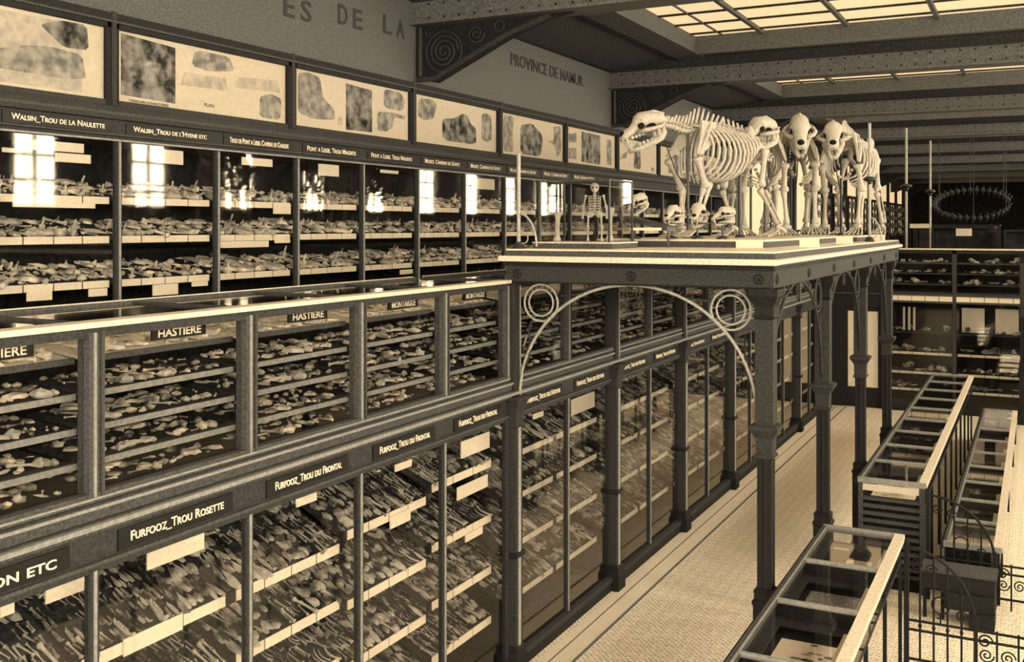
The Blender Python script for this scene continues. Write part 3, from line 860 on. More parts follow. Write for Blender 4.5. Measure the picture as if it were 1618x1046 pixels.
# ------------------------------------------------------------------ framed charts over the upper cases
PANELS = [
 [('print_dark', [(-.02, .08), (.27, .10), (.27, .92), (-.02, .95)]), ('print_light', [(.27, .05), (.90, .05), (.90, .95), (.27, .95)]),
  ('print_mid', [(.36, .22), (.52, .42), (.66, .56), (.76, .60), (.90, .56), (.92, .20)]), ('print_dark', [(.72, .86), (.80, .97), (.92, .98), (.93, .64), (.82, .62), (.76, .76)])],
 [('print_dark', [(.03, .10), (.31, .08), (.31, .92), (.03, .97)]), ('print_mid', [(.40, .70), (.42, .95), (.62, .96), (.66, .74), (.5, .66)]), ('print_mid', [(.82, .06), (.96, .05), (.97, .42), (.90, .48), (.82, .40)]),
  ('print_light', [(.34, .38), (.62, .40), (.60, .60), (.36, .58)]), ('print_light', [(.66, .48), (.96, .52), (.94, .72), (.68, .66)])],
 [('print_mid', [(.04, .30), (.04, .92), (.12, .98), (.21, .92), (.23, .58), (.32, .40), (.33, .20), (.16, .16), (.06, .22)]), ('print_dark', [(.42, .05), (.65, .07), (.65, .88), (.42, .92)]), ('print_light', [(.35, .12), (.39, .12), (.39, .26), (.36, .28)]),
  ('print_mid', [(.76, .60), (.76, .96), (.92, .96), (.97, .80), (.94, .58)]), ('print_mid', [(.70, .12), (.70, .50), (.84, .52), (.97, .50), (.96, .42), (.86, .44), (.84, .22), (.78, .12)])],
 [('print_mid', [(.05, .55), (.06, .92), (.20, .96), (.26, .86), (.22, .54), (.12, .48)]), ('print_dark', [(.32, .12), (.32, .58), (.46, .64), (.56, .78), (.62, .76), (.66, .58), (.73, .50), (.73, .12)]), ('print_mid', [(.80, .28), (.80, .84), (.86, .90), (.93, .84), (.94, .30), (.87, .22)])],
 [('print_mid', [(.05, .06), (.05, .95), (.20, .95), (.18, .50), (.20, .08)]), ('print_dark', [(.30, .05), (.30, .78), (.48, .88), (.66, .60), (.62, .06)]), ('print_mid', [(.74, .50), (.84, .54), (.84, .92), (.96, .95), (.97, .30), (.90, .08), (.86, .40)])],
 [('print_mid', [(.06, .56), (.20, .60), (.20, .86), (.06, .80)]), ('print_mid', [(.06, .12), (.20, .12), (.20, .44), (.06, .40)]), ('print_dark', [(.30, .08), (.68, .06), (.68, .92), (.30, .94)]), ('print_mid', [(.82, .10), (.92, .10), (.92, .86), (.82, .84)])],
 [('print_mid', [(.06, .30), (.14, .50), (.24, .60), (.22, .40)]), ('print_dark', [(.40, .10), (.58, .10), (.56, .72), (.48, .84), (.42, .70)]), ('print_mid', [(.86, .10), (.93, .10), (.93, .22), (.86, .22)])],
 [('print_dark', [(.30, .12), (.60, .12), (.60, .80), (.30, .84)]), ('print_mid', [(.7, .2), (.9, .2), (.9, .7), (.75, .8)])],
]
PDESC = ['with a grey hill section and a boulder', 'with a dark palm tree view and a plan', 'with a dark rock view between grey outlines', 'with a jagged mountain in the middle', 'with a dark pointed rock', 'with a dark square view in the middle', 'partly behind the bear skull', 'behind the bear ribs']
def soften(poly):
    """rounds the corners of a printed outline"""
    for _ in range(1):
        out = []
        for (a, b), (c, d) in zip(poly, poly[1:] + poly[:1]):
            out += [(a * 0.86 + c * 0.14, b * 0.86 + d * 0.14), (a * 0.14 + c * 0.86, b * 0.14 + d * 0.86)]
        poly = out
    return poly
YCH = [3.453 + 2.133 * k for k in range(10)]
for i in range(9):
    y0, y1 = YCH[i], YCH[i + 1]
    ds = PDESC[i] if i < 8 else 'at the far end of the row'
    e = empty('framed_chart', (-6.40, (y0 + y1) / 2, 4.74), 'dark framed wall chart ' + ds, 'chart', 'framed charts above the cases')
    za, zb = 4.78, 5.335
    bx(-6.42, -6.395, y0 + 0.05, y1 - 0.05, za, zb).build('sheet', 'paper', e)
    bx(-6.42, -6.35, y0 - 0.055, y0 + 0.055, 4.72, 5.42).build('frame_post', 'wood_dark', e)
    bx(-6.35, -6.335, y0 - 0.02, y0 + 0.02, 4.74, 5.46).build('frame_bead', 'wood', e)
    bx(-6.42, -6.36, y0, y1, 4.735, za).build('frame_rail', 'wood', e)
    bx(-6.42, -6.35, y0, y1, zb, 5.375).build('frame_rail', 'wood_dark', e)
    bx(-6.42, -6.33, y0, y1, 5.375, 5.39).build('frame_moulding', 'wood_mid', e)
    bx(-6.42, -6.34, y0, y1, 5.39, 5.45).build('frame_cornice', 'wood_dark', e)
    bx(-6.375, -6.372, y0 + 0.05, y1 - 0.05, za, zb).build('glass_pane', 'glass', e)
    W = y1 - y0 - 0.1; Hh = zb - za
    for q, (pm, poly) in enumerate(PANELS[min(i, 7)]):
        pts = [(y0 + 0.05 + max(0.0, u) * W, za + v * Hh) for u, v in (soften(poly) if len(poly) > 4 else poly)]
        MB().prism(pts, 'x', -6.395, -6.3935 + 0.0004 * q).build('printed_view', pm, e)
    if i == 0: lettering('COUPE', (-6.392, y0 + 0.05 + 0.45 * W, za + 0.88 * Hh), 0.14, 0.03, e, m='ink', d=0.01, small_caps=False)
    if i == 1:
        lettering('PLAN', (-6.392, y0 + 0.05 + 0.50 * W, za + 0.13 * Hh), 0.11, 0.03, e, m='ink', d=0.01, small_caps=False)
        lettering("TERRAIN D'HASTIERE", (-6.392, y0 + 0.05 + 0.17 * W, za + 0.035 * Hh), 0.42, 0.022, e, m='ink', d=0.01, small_caps=False)

# ------------------------------------------------------------------ the platform on iron columns
PX0, PX1, PY0, PY1 = -3.98, -1.74, 7.60, 15.20
pf = empty('display_platform', ((PX0 + PX1) / 2, (PY0 + PY1) / 2, 3.34), 'raised platform with moulded edge carrying the bear skeletons on iron columns', 'platform')
bx(PX0, PX1, PY0, PY1, 3.345, 3.47).build('fascia', 'iron_grey', pf)
bx(PX0 + 0.03, PX1 - 0.03, PY0 + 0.03, PY1 - 0.03, 3.33, 3.345).build('soffit', 'iron', pf)
bx(PX0 - 0.015, PX1 + 0.015, PY0 - 0.015, PY1 + 0.015, 3.47, 3.485).build('moulding', 'iron', pf)
bx(PX0 - 0.005, PX1 + 0.005, PY0 - 0.005, PY1 + 0.005, 3.485, 3.51).build('moulding', 'iron', pf)
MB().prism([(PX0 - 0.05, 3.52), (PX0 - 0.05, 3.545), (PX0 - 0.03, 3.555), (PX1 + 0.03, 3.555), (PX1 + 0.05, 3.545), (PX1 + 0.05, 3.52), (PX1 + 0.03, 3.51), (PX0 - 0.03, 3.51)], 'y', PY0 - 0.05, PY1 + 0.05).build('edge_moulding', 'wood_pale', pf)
bx(PX0 - 0.01, PX1 + 0.01, PY0 - 0.01, PY1 + 0.01, 3.555, 3.60).build('upstand', 'wood_mid', pf)
bx(PX0, PX1, PY0, PY1, 3.60, 3.612).build('top', 'marble', pf)
for x in (-3.87, -2.86, -1.85):
    MB().ring((x, PY0 - 0.006, 3.405), 0.034, 0.007, seg=18).ell((x, PY0 - 0.006, 3.405), (0.014, 0.01, 0.014), 8, 5).build('rosette', 'iron', pf)
for k in range(7):
    MB().ring((PX1 + 0.006, PY0 + 0.1 + k * 1.2, 3.405), 0.034, 0.007, axis='x', seg=18).build('rosette', 'iron_grey', pf)

XCOL = -1.825
YC = [7.72 + 2.31 * k for k in range(4)]
def column(x, y, label, group, ztop=3.33):
    e = empty('iron_column', (x, y, 0), label, 'column', group)
    w = 0.062
    MB().lathe((x, y, 0), [(0.11, 0.0), (0.11, 0.12), (0.085, 0.16), (0.08, 0.18), (0.08, 0.95)], 4, sq=True).build('pedestal', 'iron', e)
    MB().lathe((x, y, 0.95), [(0.08, 0), (0.088, 0.015), (0.088, 0.035), (0.074, 0.05), (0.074, 0.10), (0.08, 0.11), (w, 0.125)], 4, sq=True).build('base', 'iron', e)
    MB().lathe((x, y, 1.07), [(w, 0), (w, 1.0)], 8).build('lower_shaft', 'iron', e)
    bx(x - 0.055, x + 0.055, y - 0.055, y + 0.055, 1.08, 2.05).build('shaft_core', 'iron', e)
    MB().lathe((x, y, 2.05), [(0.06, 0), (0.074, 0.015), (0.074, 0.03), (0.062, 0.04), (0.066, 0.16), (0.10, 0.215), (0.108, 0.225), (0.108, 0.25), (0.08, 0.262)], 4, sq=True).build('capital', 'iron_grey', e)
    bx(x - 0.10, x + 0.10, y - 0.10, y + 0.10, 2.285, 2.295).build('capital_fillet', 'iron_light', e)
    bx(x - 0.068, x + 0.068, y - 0.068, y + 0.068, 2.31, 3.10).build('upper_shaft', 'iron_grey', e)
    MB().lathe((x, y, 3.10), [(0.068, 0), (0.082, 0.02), (0.072, 0.04), (0.072, 0.10), (0.10, 0.16), (0.11, 0.18), (0.11, ztop - 3.10)], 4, sq=True).build('top_capital', 'iron', e)
    return e
for i, y in enumerate(YC):
    column(XCOL, y, 'slender square iron column under the platform edge, %s from the front' % NTH[i], 'platform columns')

def arch(axis, a, b, fixed, z0, z1, label, m='iron_light'):
    """iron arch with rings in its spandrels between two supports"""
    mid = (a + b) / 2; r = (b - a) / 2
    def P(u, z, o=0.0):
        return (u, fixed + o, z) if axis == 'y' else (fixed + o, u, z)
    e = empty('iron_arch', P(mid, z0), label, 'arch', 'iron arches of the platform')
    pts = [P(mid - r * math.cos(PI * k / 40), z0 + (z1 - z0) * math.sin(PI * k / 40)) for k in range(41)]
    MB().tube(pts, 0.014, 6).build('arch_rib', m, e, smooth=True)
    for s in (-1, 1):
        cx = mid + s * (r - 0.20)
        c = P(cx, z1 - 0.17)
        mb = MB().ring(c, 0.155, 0.010, axis).ring(c, 0.112, 0.009, axis)
        mb.build('spandrel_ring', m, e, smooth=True)
        mb = MB()
        mb.tube([P(mid + s * (r - 0.03), z0 + 0.2), P(mid + s * (r - 0.09), z0 + 0.35), P(mid + s * (r - 0.09), z1 - 0.36)], 0.008, 5)
        sp = spiral((mid + s * (r - 0.06), z0 + 0.40), 0.045, 1.4, fixed, s, axis=axis)
        mb.tube(sp, 0.007, 5)
        sp = spiral((mid + s * 0.38, z1 - 0.02), 0.05, 1.4, fixed, -s, axis=axis)
        mb.tube(sp, 0.007, 5)
        mb.tube([P(mid + s * 0.38, z1 - 0.07), P(mid + s * 0.55, z1 - 0.10), P(cx - s * 0.15, z1 - 0.11)], 0.008, 5)
        for k in range(5):
            t = PI * (0.3 + 0.12 * k)
            mb.tube([P(cx + 0.112 * math.cos(t), z1 - 0.17 + 0.112 * math.sin(t)), P(cx + 0.152 * math.cos(t), z1 - 0.17 + 0.152 * math.sin(t))], 0.006, 4)
        mb.build('scroll', 'iron_grey', e, smooth=True)
    MB().ring(P(mid, z1 - 0.075), 0.07, 0.006, axis).ring(P(mid, z1 - 0.075), 0.04, 0.005, axis).build('crown_ring', 'iron_grey', e, smooth=True)
    return e
arch('y', XF + 0.07, XCOL - 0.07, YC[0], 2.36, 3.33, 'iron arch with double rings spanning the front of the platform')
for k in range(3):
    arch('x', YC[k] + 0.07, YC[k + 1] - 0.07, XCOL, 2.36, 3.33, 'iron arch with rings along the platform side, %s from the front' % NTH[k], 'iron_grey')

# ------------------------------------------------------------------ plinths on the platform
ZP = 3.612
def plinth(x0, x1, y0, y1, label):
    e = empty('skeleton_plinth', ((x0 + x1) / 2, (y0 + y1) / 2, ZP), label, 'plinth', 'skeleton plinths')
    bx(x0 + 0.015, x1 - 0.015, y0 + 0.015, y1 - 0.015, ZP, ZP + 0.055).build('body', 'wood_mid', e)
    bx(x0, x1, y0, y1, ZP + 0.055, ZP + 0.072).build('top', 'wood_pale', e)
    return e
pA = plinth(-3.72, -2.12, 8.95, 11.25, 'low wooden plinth under the bear skeleton seen from the side')
pB = plinth(-3.72, -2.12, 11.32, 13.05, 'low wooden plinth under the second bear skeleton')
pC = plinth(-3.72, -1.97, 13.12, 15.12, 'low wooden plinth under the two hindmost bear skeletons')
for p, (x, y) in ((pA, (-2.26, 8.944)), (pB, (-2.26, 11.314)), (pC, (-2.26, 13.114))):
    bx(x - 0.12, x + 0.12, y - 0.006, y + 0.004, ZP, ZP + 0.07).build('label_card', 'card', p)
for i, y in enumerate((9.5, 11.4, 14.0)):
    tag(bx(-1.94, -1.77, y, y + 0.03, ZP, ZP + 0.085).build('standing_card', 'card'), 'white name card standing on the platform edge, %s of three' % NTH[i], 'card', 'name cards on the platform edge')
ZB = ZP + 0.072

# ------------------------------------------------------------------ bear skeletons
def bone(mb, p, q, r, knob=1.7, seg=7):
    p = Vector(p); q = Vector(q); d = q - p
    ts = [0, 0.03, 0.10, 0.2, 0.5, 0.8, 0.9, 0.97, 1.0]
    rs = [0.6 * knob, knob, knob * 0.95, 1.05, 0.85, 1.05, knob * 0.95, knob, 0.6 * knob]
    mb.tube([p + d * t for t in ts], [r * k for k in rs], seg)
    return mb

def bear_skull(M, parent):
    """cranium with teeth, dark openings and lower jaw; the occiput is the local origin, the muzzle points along +x"""
    def X(mb):
        mb.v = [tuple(M @ Vector(q)) for q in mb.v]; return mb
    B = lambda mb, n, m='bone', p=parent: mb.build(n, m, p, smooth=True, local=True)
    sk = MB()
    prof = [(-0.02, 0.0, 0.045, 0.045), (0.0, 0.01, 0.075, 0.075), (0.07, 0.03, 0.092, 0.085), (0.14, 0.055, 0.088, 0.09), (0.21, 0.07, 0.092, 0.088), (0.255, 0.06, 0.088, 0.078), (0.29, 0.03, 0.066, 0.062), (0.34, 0.005, 0.058, 0.052), (0.40, -0.005, 0.056, 0.048), (0.435, -0.02, 0.05, 0.036), (0.45, -0.03, 0.035, 0.02)]
    n = len(sk.v); S = 14
    for px, pz, w, h in prof:
        for k in range(S):
            t = 2 * PI * k / S
            c, s_ = math.cos(t), math.sin(t)
            sk.v.append((px, w * c, pz + h * (s_ if s_ > 0 else s_ * 0.75)))
    for i in range(len(prof) - 1):
        for k in range(S):
            k2 = (k + 1) % S
            sk.f.append((i * S + k, i * S + k2, (i + 1) * S + k2, (i + 1) * S + k))
    sk.f.append(tuple(range(S))[::-1]); sk.f.append(tuple((len(prof) - 1) * S + k for k in range(S)))
    sk.tube([(-0.03, 0, 0.06), (0.06, 0, 0.118), (0.16, 0, 0.135)], [0.012, 0.016, 0.008], 5)
    for s in (-1, 1):
        sk.tube([(0.03, s * 0.08, -0.02), (0.08, s * 0.135, -0.035), (0.16, s * 0.155, -0.03), (0.23, s * 0.13, -0.02), (0.285, s * 0.07, -0.02)], [0.016, 0.018, 0.018, 0.022, 0.02], 6)
        sk.tube([(0.225, s * 0.075, 0.085), (0.235, s * 0.10, 0.06)], [0.016, 0.008], 5)
        sk.tube([(0.405, s * 0.042, -0.03), (0.415, s * 0.045, -0.075), (0.405, s * 0.044, -0.115)], [0.015, 0.012, 0.003], 6)
        for q in range(4):
            sk.ell((0.25 + q * 0.035, s * 0.05, -0.045), (0.018, 0.013, 0.018), 6, 4)
    for q in range(6):
        sk.ell((0.445, (q - 2.5) * 0.013, -0.045), (0.008, 0.006, 0.014), 5, 4)
    so = B(X(sk), 'skull')
    for s in (-1, 1):
        B(X(MB().ell((0.250, s * 0.083, 0.034), (0.034, 0.014, 0.028), 10, 6)), 'eye_socket', 'socket', so)
        B(X(MB().ell((0.16, s * 0.082, -0.005), (0.05, 0.014, 0.030), 10, 6)), 'temple_opening', 'socket', so)
    B(X(MB().ell((0.417, 0, 0.010), (0.030, 0.038, 0.034), 12, 8)), 'nasal_opening', 'socket', so)
    jw = MB()
    for s in (-1, 1):
        jw.tube([(0.05, s * 0.085, -0.045), (0.06, s * 0.085, -0.10), (0.10, s * 0.08, -0.135), (0.20, s * 0.065, -0.155), (0.32, s * 0.04, -0.165), (0.41, s * 0.014, -0.155)], [0.016, 0.030, 0.036, 0.030, 0.026, 0.022], 6)
        jw.tube([(0.11, s * 0.078, -0.12), (0.10, s * 0.08, -0.055), (0.085, s * 0.08, -0.01)], [0.03, 0.022, 0.008], 6)
        jw.tube([(0.395, s * 0.032, -0.15), (0.405, s * 0.036, -0.105), (0.395, s * 0.036, -0.075)], [0.013, 0.011, 0.003], 6)
        for q in range(4):
            jw.ell((0.19 + q * 0.04, s * (0.066 - 0.006 * q), -0.125), (0.018, 0.012, 0.018), 6, 4)
    B(X(jw), 'lower_jaw')

def bear(name_label, x, y, heading, scale, head_pitch, head_yaw, neck_z, stride, group):
    e = empty('bear_skeleton', (x, y, ZB), name_label, 'skeleton', group, rz=heading, scale=scale)
    B = lambda mb, n, m='bone', p=e: mb.build(n, m, p, smooth=True, local=True)
    # spine: neck to tail
    hx, hz = 0.62, neck_z
    ctrl = [(hx, hz - 0.03), (0.50, 1.06 + (hz - 1.1) * 0.6), (0.36, 1.03), (0.2, 1.06), (0.0, 1.09), (-0.2, 1.08), (-0.4, 1.04), (-0.58, 0.98), (-0.72, 0.90), (-0.84, 0.80)]
    def cr(i, t):
        p0, p1, p2, p3 = [ctrl[min(max(i + k, 0), len(ctrl) - 1)] for k in (-1, 0, 1, 2)]
        return tuple(0.5 * ((2 * p1[a]) + (-p0[a] + p2[a]) * t + (2 * p0[a] - 5 * p1[a] + 4 * p2[a] - p3[a]) * t * t + (-p0[a] + 3 * p1[a] - 3 * p2[a] + p3[a]) * t ** 3) for a in (0, 1))
    pts = [cr(i, t / 3) for i in range(len(ctrl) - 1) for t in range(3)] + [ctrl[-1]]
    sp = MB()
    for k, (px, pz) in enumerate(pts):
        f = 1.0 if k < 22 else 0.7
        sp.tube([(px - 0.026, 0, pz), (px - 0.015, 0, pz), (px + 0.015, 0, pz), (px + 0.026, 0, pz)], [0.042 * f, 0.034 * f, 0.034 * f, 0.042 * f], 8)
        hgt = 0.07 + 0.10 * math.exp(-((px - 0.22) / 0.16) ** 2) if k > 2 else 0.05
        lean = -0.05 if px > -0.2 else 0.02
        sp.tube([(px, 0, pz + 0.02), (px + lean, 0, pz + 0.03 + hgt * f)], [0.017, 0.011], 5)
        for s in (-1, 1):
            sp.tube([(px, s * 0.02, pz + 0.01), (px - 0.01, s * (0.085 if px > 0.35 or px < -0.3 else 0.06) * f, pz + 0.025)], [0.016, 0.008], 5)
    B(sp, 'spine')
    # ribs
    for k in range(12):
        t = k / 11.0
        rx = 0.30 - 0.66 * t
        rz0 = 1.06 - 0.05 * t * t + 0.02
        rw = 0.15 + 0.10 * math.sin(PI * min(1, t * 0.8 + 0.12))
        ln = 0.36 + 0.18 * math.sin(PI * min(1.0, t * 0.75 + 0.22)) - 0.13 * max(0, t - 0.7) / 0.3
        for s in (-1, 1):
            p2 = []
            n = 9 if t < 0.7 else 7
            for q in range(n):
                a = q / 8.0
                ang = PI * 0.93 * a
                p2.append((rx - 0.13 * math.sin(ang) - 0.02 * a + 0.06 * a * a, s * (0.03 + rw * math.sin(ang)), rz0 - ln * (1 - math.cos(ang)) / 2 * 1.02))
            mb = MB().tube(p2, [0.013] + [0.0145] * (n - 3) + [0.012, 0.009], 5)
            B(mb, 'rib')
    st = MB()
    for k in range(7):
        st.ell((0.36 - k * 0.085, 0, 0.63 - 0.02 * k + 0.006 * k * k), (0.034, 0.022, 0.02), 6, 4)
    B(st, 'sternum')
    # shoulder blades and forelegs
    for s in (-1, 1):
        f = stride * s
        sh = Vector((0.37, s * 0.19, 0.76)); el = Vector((0.22 + 0.10 * f, s * 0.21, 0.475)); wr = Vector((0.30 + 0.22 * f, s * 0.20, 0.12))
        mb = MB()
        mb.v = [(0.05, s * 0.11, 1.10), (0.23, s * 0.10, 1.12), (0.30, s * 0.15, 0.95), tuple(sh + Vector((0.02, 0, 0.03))), tuple(sh + Vector((-0.04, 0, 0.02))), (0.16, s * 0.17, 0.90)]
        mb.v += [(a, b + s * 0.022, c) for a, b, c in mb.v]
        mb.f = [(0, 1, 2, 3, 4, 5), (11, 10, 9, 8, 7, 6)] + [(i, (i + 1) % 6, 6 + (i + 1) % 6, 6 + i) for i in range(6)]
        mb.tube([(0.14, s * 0.145, 1.09), (0.24, s * 0.19, 0.95), (0.35, s * 0.205, 0.79)], [0.010, 0.018, 0.016], 5)
        mb.build('scapula', 'bone', e, local=True)
        B(bone(MB(), sh, el, 0.030, 1.75), 'humerus')
        B(bone(MB(), el + Vector((0.02, -s * 0.012, 0)), wr + Vector((0.015, 0, 0)), 0.019, 1.7), 'radius')
        B(bone(MB(), el + Vector((-0.05, s * 0.012, 0.05)), wr + Vector((-0.025, s * 0.02, 0.01)), 0.018, 1.5), 'ulna')
        mb = MB()
        mb.ell(wr + Vector((0.01, 0, -0.02)), (0.045, 0.055, 0.03), 8, 5)
        for q in range(5):
            o = (q - 2) * 0.028
            a = wr + Vector((0.02, o * 0.8, -0.04)); b = wr + Vector((0.12, o * 1.3, -0.085)); c = wr + Vector((0.175, o * 1.5, -0.10)); d = wr + Vector((0.225, o * 1.6, -0.112))
            bone(mb, a, b, 0.009, 1.5, 5); bone(mb, b, c, 0.009, 1.4, 5); mb.tube([c, (c + d) / 2 + Vector((0, 0, 0.008)), d], [0.010, 0.008, 0.002], 5)
        B(mb, 'forepaw')
    # pelvis and hind legs
    mb = MB()
    for s in (-1, 1):
        mb.tube([(-0.42, s * 0.13, 1.03), (-0.50, s * 0.09, 0.98), (-0.60, s * 0.13, 0.88), (-0.72, s * 0.09, 0.82)], [0.045, 0.026, 0.035, 0.022], 6)
        mb.ell((-0.41, s * 0.14, 1.03), (0.035, 0.05, 0.075), 8, 5)
        mb.tube([(-0.60, s * 0.12, 0.87), (-0.58, s * 0.04, 0.77), (-0.58, 0, 0.76)], [0.02, 0.016, 0.016], 6)
        mb.tube([(-0.72, s * 0.09, 0.82), (-0.66, s * 0.05, 0.76), (-0.58, 0, 0.755)], [0.018, 0.014, 0.014], 6)
    B(mb, 'pelvis')
    for s in (-1, 1):
        f = -stride * s
        hp = Vector((-0.60, s * 0.17, 0.875)); kn = Vector((-0.44 + 0.10 * f, s * 0.21, 0.50)); an = Vector((-0.64 + 0.22 * f, s * 0.20, 0.14))
        B(bone(MB(), hp, kn, 0.028, 1.7), 'femur')
        MB_k = MB().ell(kn + Vector((0.055, 0, 0.01)), (0.02, 0.02, 0.028), 6, 5)
        B(MB_k, 'kneecap')
        B(bone(MB(), kn + Vector((0.01, -s * 0.01, -0.02)), an, 0.021, 1.7), 'tibia')
        B(bone(MB(), kn + Vector((-0.03, s * 0.03, -0.03)), an + Vector((-0.01, s * 0.035, 0)), 0.010, 1.6), 'fibula')
        mb = MB()
        mb.tube([an + Vector((-0.10, 0, -0.075)), an + Vector((-0.05, 0, -0.05)), an + Vector((0.02, 0, -0.03))], [0.026, 0.024, 0.03], 6)
        for q in range(5):
            o = (q - 2) * 0.026
            a = an + Vector((0.03, o * 0.7, -0.06)); b = an + Vector((0.14, o * 1.2, -0.11)); c = an + Vector((0.20, o * 1.4, -0.12)); d = an + Vector((0.245, o * 1.5, -0.132))
            bone(mb, a, b, 0.009, 1.5, 5); bone(mb, b, c, 0.009, 1.4, 5); mb.tube([c, (c + d) / 2 + Vector((0, 0, 0.008)), d], [0.010, 0.008, 0.002], 5)
        B(mb, 'hind_paw')
    # skull with jaw, set on the neck
    M = Matrix.Translation((hx, 0, hz)) @ Matrix.Rotation(head_yaw, 4, 'Z') @ Matrix.Rotation(head_pitch, 4, 'Y')
    bear_skull(M, e)
    # iron supports
    for rx, rz in ((0.30, 1.00), (-0.42, 0.98)):   # fore and aft
        MB().tube([(rx, 0, 0.0), (rx, 0, rz)], 0.014, 6).lathe((rx, 0, 0), [(0.05, 0), (0.05, 0.012), (0.02, 0.03)], 10).build('support_rod', 'lamp_black', e, local=True)
    MB().tube([(0.30, 0, 0.45), (0.45, 0, 0.62), (hx + 0.02, 0, hz - 0.12)], 0.006, 5).build('head_wire', 'lamp_black', e, local=True)
    return e

def heading_at(px, turn):
    """heading of a skeleton: turn 0 = in profile facing left in the picture, 90 = facing the camera"""
    x, y = ray_pt(px, 10.0)
    view = Vector((x, y)).normalized()
    right = Vector((view.y, -view.x))
    h = -right * math.cos(math.radians(turn)) - view * math.sin(math.radians(turn))
    return math.atan2(h.y, h.x)
b1 = ray_pt(1122, 10.5); b2 = ray_pt(1199, 12.45); b3 = ray_pt(1252, 13.5); b4 = ray_pt(1340, 13.75)
BG = 'bear skeletons on the platform'
bear('large pale bear skeleton in profile with its head towards the charts', *b1, heading_at(1120, 46), 1.06, 0.36, -0.42, 1.10, 0.5, BG)
bear('bear skeleton standing behind the profile one with its head turned left', *b2, heading_at(1199, 102), 1.13, 0.30, -0.9, 1.12, 0.4, BG)
bear('bear skeleton facing the viewer with its muzzle lowered', *b3, heading_at(1252, 96), 1.24, 0.66, -0.06, 1.16, -0.4, BG)
bear('hindmost bear skeleton facing the viewer at the right of the platform', *b4, heading_at(1336, 76), 1.22, 0.45, 0.25, 1.12, 0.5, BG)

# ------------------------------------------------------------------ skulls on stands and the glass box
def stand_skull(px, d, z, size, rz, label, tilt=0.0):
    x, y = ray_pt(px, d)
    e = empty('skull_stand', (x, y, ZP), 'thin dark stand under the ' + label, 'stand', 'skull stands on the platform')
    base = ZP if y < 8.95 or y > 15.1 else ZB
    MB().tube([(x, y, base), (x, y, z - size * 0.10)], 0.010, 6).lathe((x, y, base), [(0.06, 0), (0.06, 0.012), (0.02, 0.03)], 12).build('rod', 'lamp_black', e)
    bx(x - size * 0.3, x + size * 0.3, y - size * 0.2, y + size * 0.2, z - size * 0.13, z - size * 0.10).build('tray', 'lamp_black', e)
    s = empty('display_skull', (x, y, z - size * 0.10), label, 'skull', 'single skulls on the platform', rz=rz, scale=size * 2.0)
    bear_skull(Matrix.Translation((-0.22, 0, 0.19)) @ Matrix.Rotation(tilt, 4, 'Y'), s)
stand_skull(1003, 9.55, 4.00, 0.26, heading_at(1003, 30), 'pale flared skull alone beside the glass box', 0.5)
stand_skull(1062, 9.45, 3.86, 0.28, heading_at(1062, 60), 'leftmost skull of the three below the bear ribs', 0.2)
stand_skull(1102, 9.60, 3.87, 0.32, heading_at(1102, 75), 'middle skull of the three below the bear ribs', 0.25)
stand_skull(1142, 9.45, 3.86, 0.25, heading_at(1142, 20), 'rightmost skull of the three below the bear ribs', 0.2)
x, y = ray_pt(1028, 9.3)
e = empty('specimen_desk', (x, y, ZP), 'small dark sloping specimen stand left of the three skulls', 'stand')
MB().prism([(x - 0.20, 3.86), (x + 0.20, 3.76), (x + 0.20, 3.80), (x - 0.20, 3.90)], 'y', y - 0.13, y + 0.13).build('board', 'lamp_black', e)
for dx in (-0.17, 0.17):
    MB().tube([(x + dx, y, ZP), (x + dx, y, 3.80)], 0.012, 6).build('leg', 'lamp_black', e)
bx(x - 0.15, x + 0.15, y - 0.137, y - 0.130, 3.765, 3.79).build('label_card', 'card', e)

gx0, gx1, gy0, gy1 = -3.86, -3.20, 7.98, 8.52
g = empty('glass_box', ((gx0 + gx1) / 2, (gy0 + gy1) / 2, ZP), 'square glass box with a small upright skeleton at the left of the platform', 'glass case')
bx(gx0 - 0.04, gx1 + 0.04, gy0 - 0.04, gy1 + 0.04, ZP, ZP + 0.045).build('base', 'wood_mid', g)
bx(gx0 - 0.04, gx1 + 0.04, gy0 - 0.04, gy1 + 0.04, ZP + 0.045, ZP + 0.055).build('base_top', 'wood_pale', g)
zt = 4.20
for xx in (gx0, gx1):
    for yy in (gy0, gy1):
        bx(xx - 0.008, xx + 0.008, yy - 0.008, yy + 0.008, ZP + 0.055, zt).build('corner_bar', 'lamp_black', g)
for a in ((gx0, gx1, gy0 - 0.006, gy0 + 0.006), (gx0, gx1, gy1 - 0.006, gy1 + 0.006), (gx0 - 0.006, gx0 + 0.006, gy0, gy1), (gx1 - 0.006, gx1 + 0.006, gy0, gy1)):
    bx(*a, zt - 0.012, zt).build('top_bar', 'wood_mid', g)
bx(gx0, gx1, gy0 - 0.002, gy0 + 0.002, ZP + 0.055, zt - 0.012).build('glass_pane', 'glass', g)
bx(gx0, gx1, gy1 - 0.002, gy1 + 0.002, ZP + 0.055, zt - 0.012).build('glass_pane', 'glass', g)
bx(gx1 - 0.002, gx1 + 0.002, gy0, gy1, ZP + 0.055, zt - 0.012).build('glass_pane', 'glass', g)
bx(gx0 - 0.002, gx0 + 0.002, gy0, gy1, ZP + 0.055, zt - 0.012).build('glass_pane', 'glass', g)
bx(gx0, gx1, gy0, gy1, zt, zt + 0.004).build('glass_top', 'glass_top', g)
cx, cy = -3.44, 8.24
sk = empty('small_skeleton', (cx, cy, ZP + 0.055), 'small upright pale skeleton inside the glass box', 'skeleton', rz=heading_at(926, 90))
z0 = 0.0
B2 = lambda mb, n, m='bone', p=None: mb.build(n, m, p or sk, smooth=True, local=True)
c_ = B2(MB().ell((0.01, 0, 0.475), (0.048, 0.038, 0.042), 12, 8).ell((0.045, 0, 0.447), (0.024, 0.022, 0.024), 8, 6), 'skull')
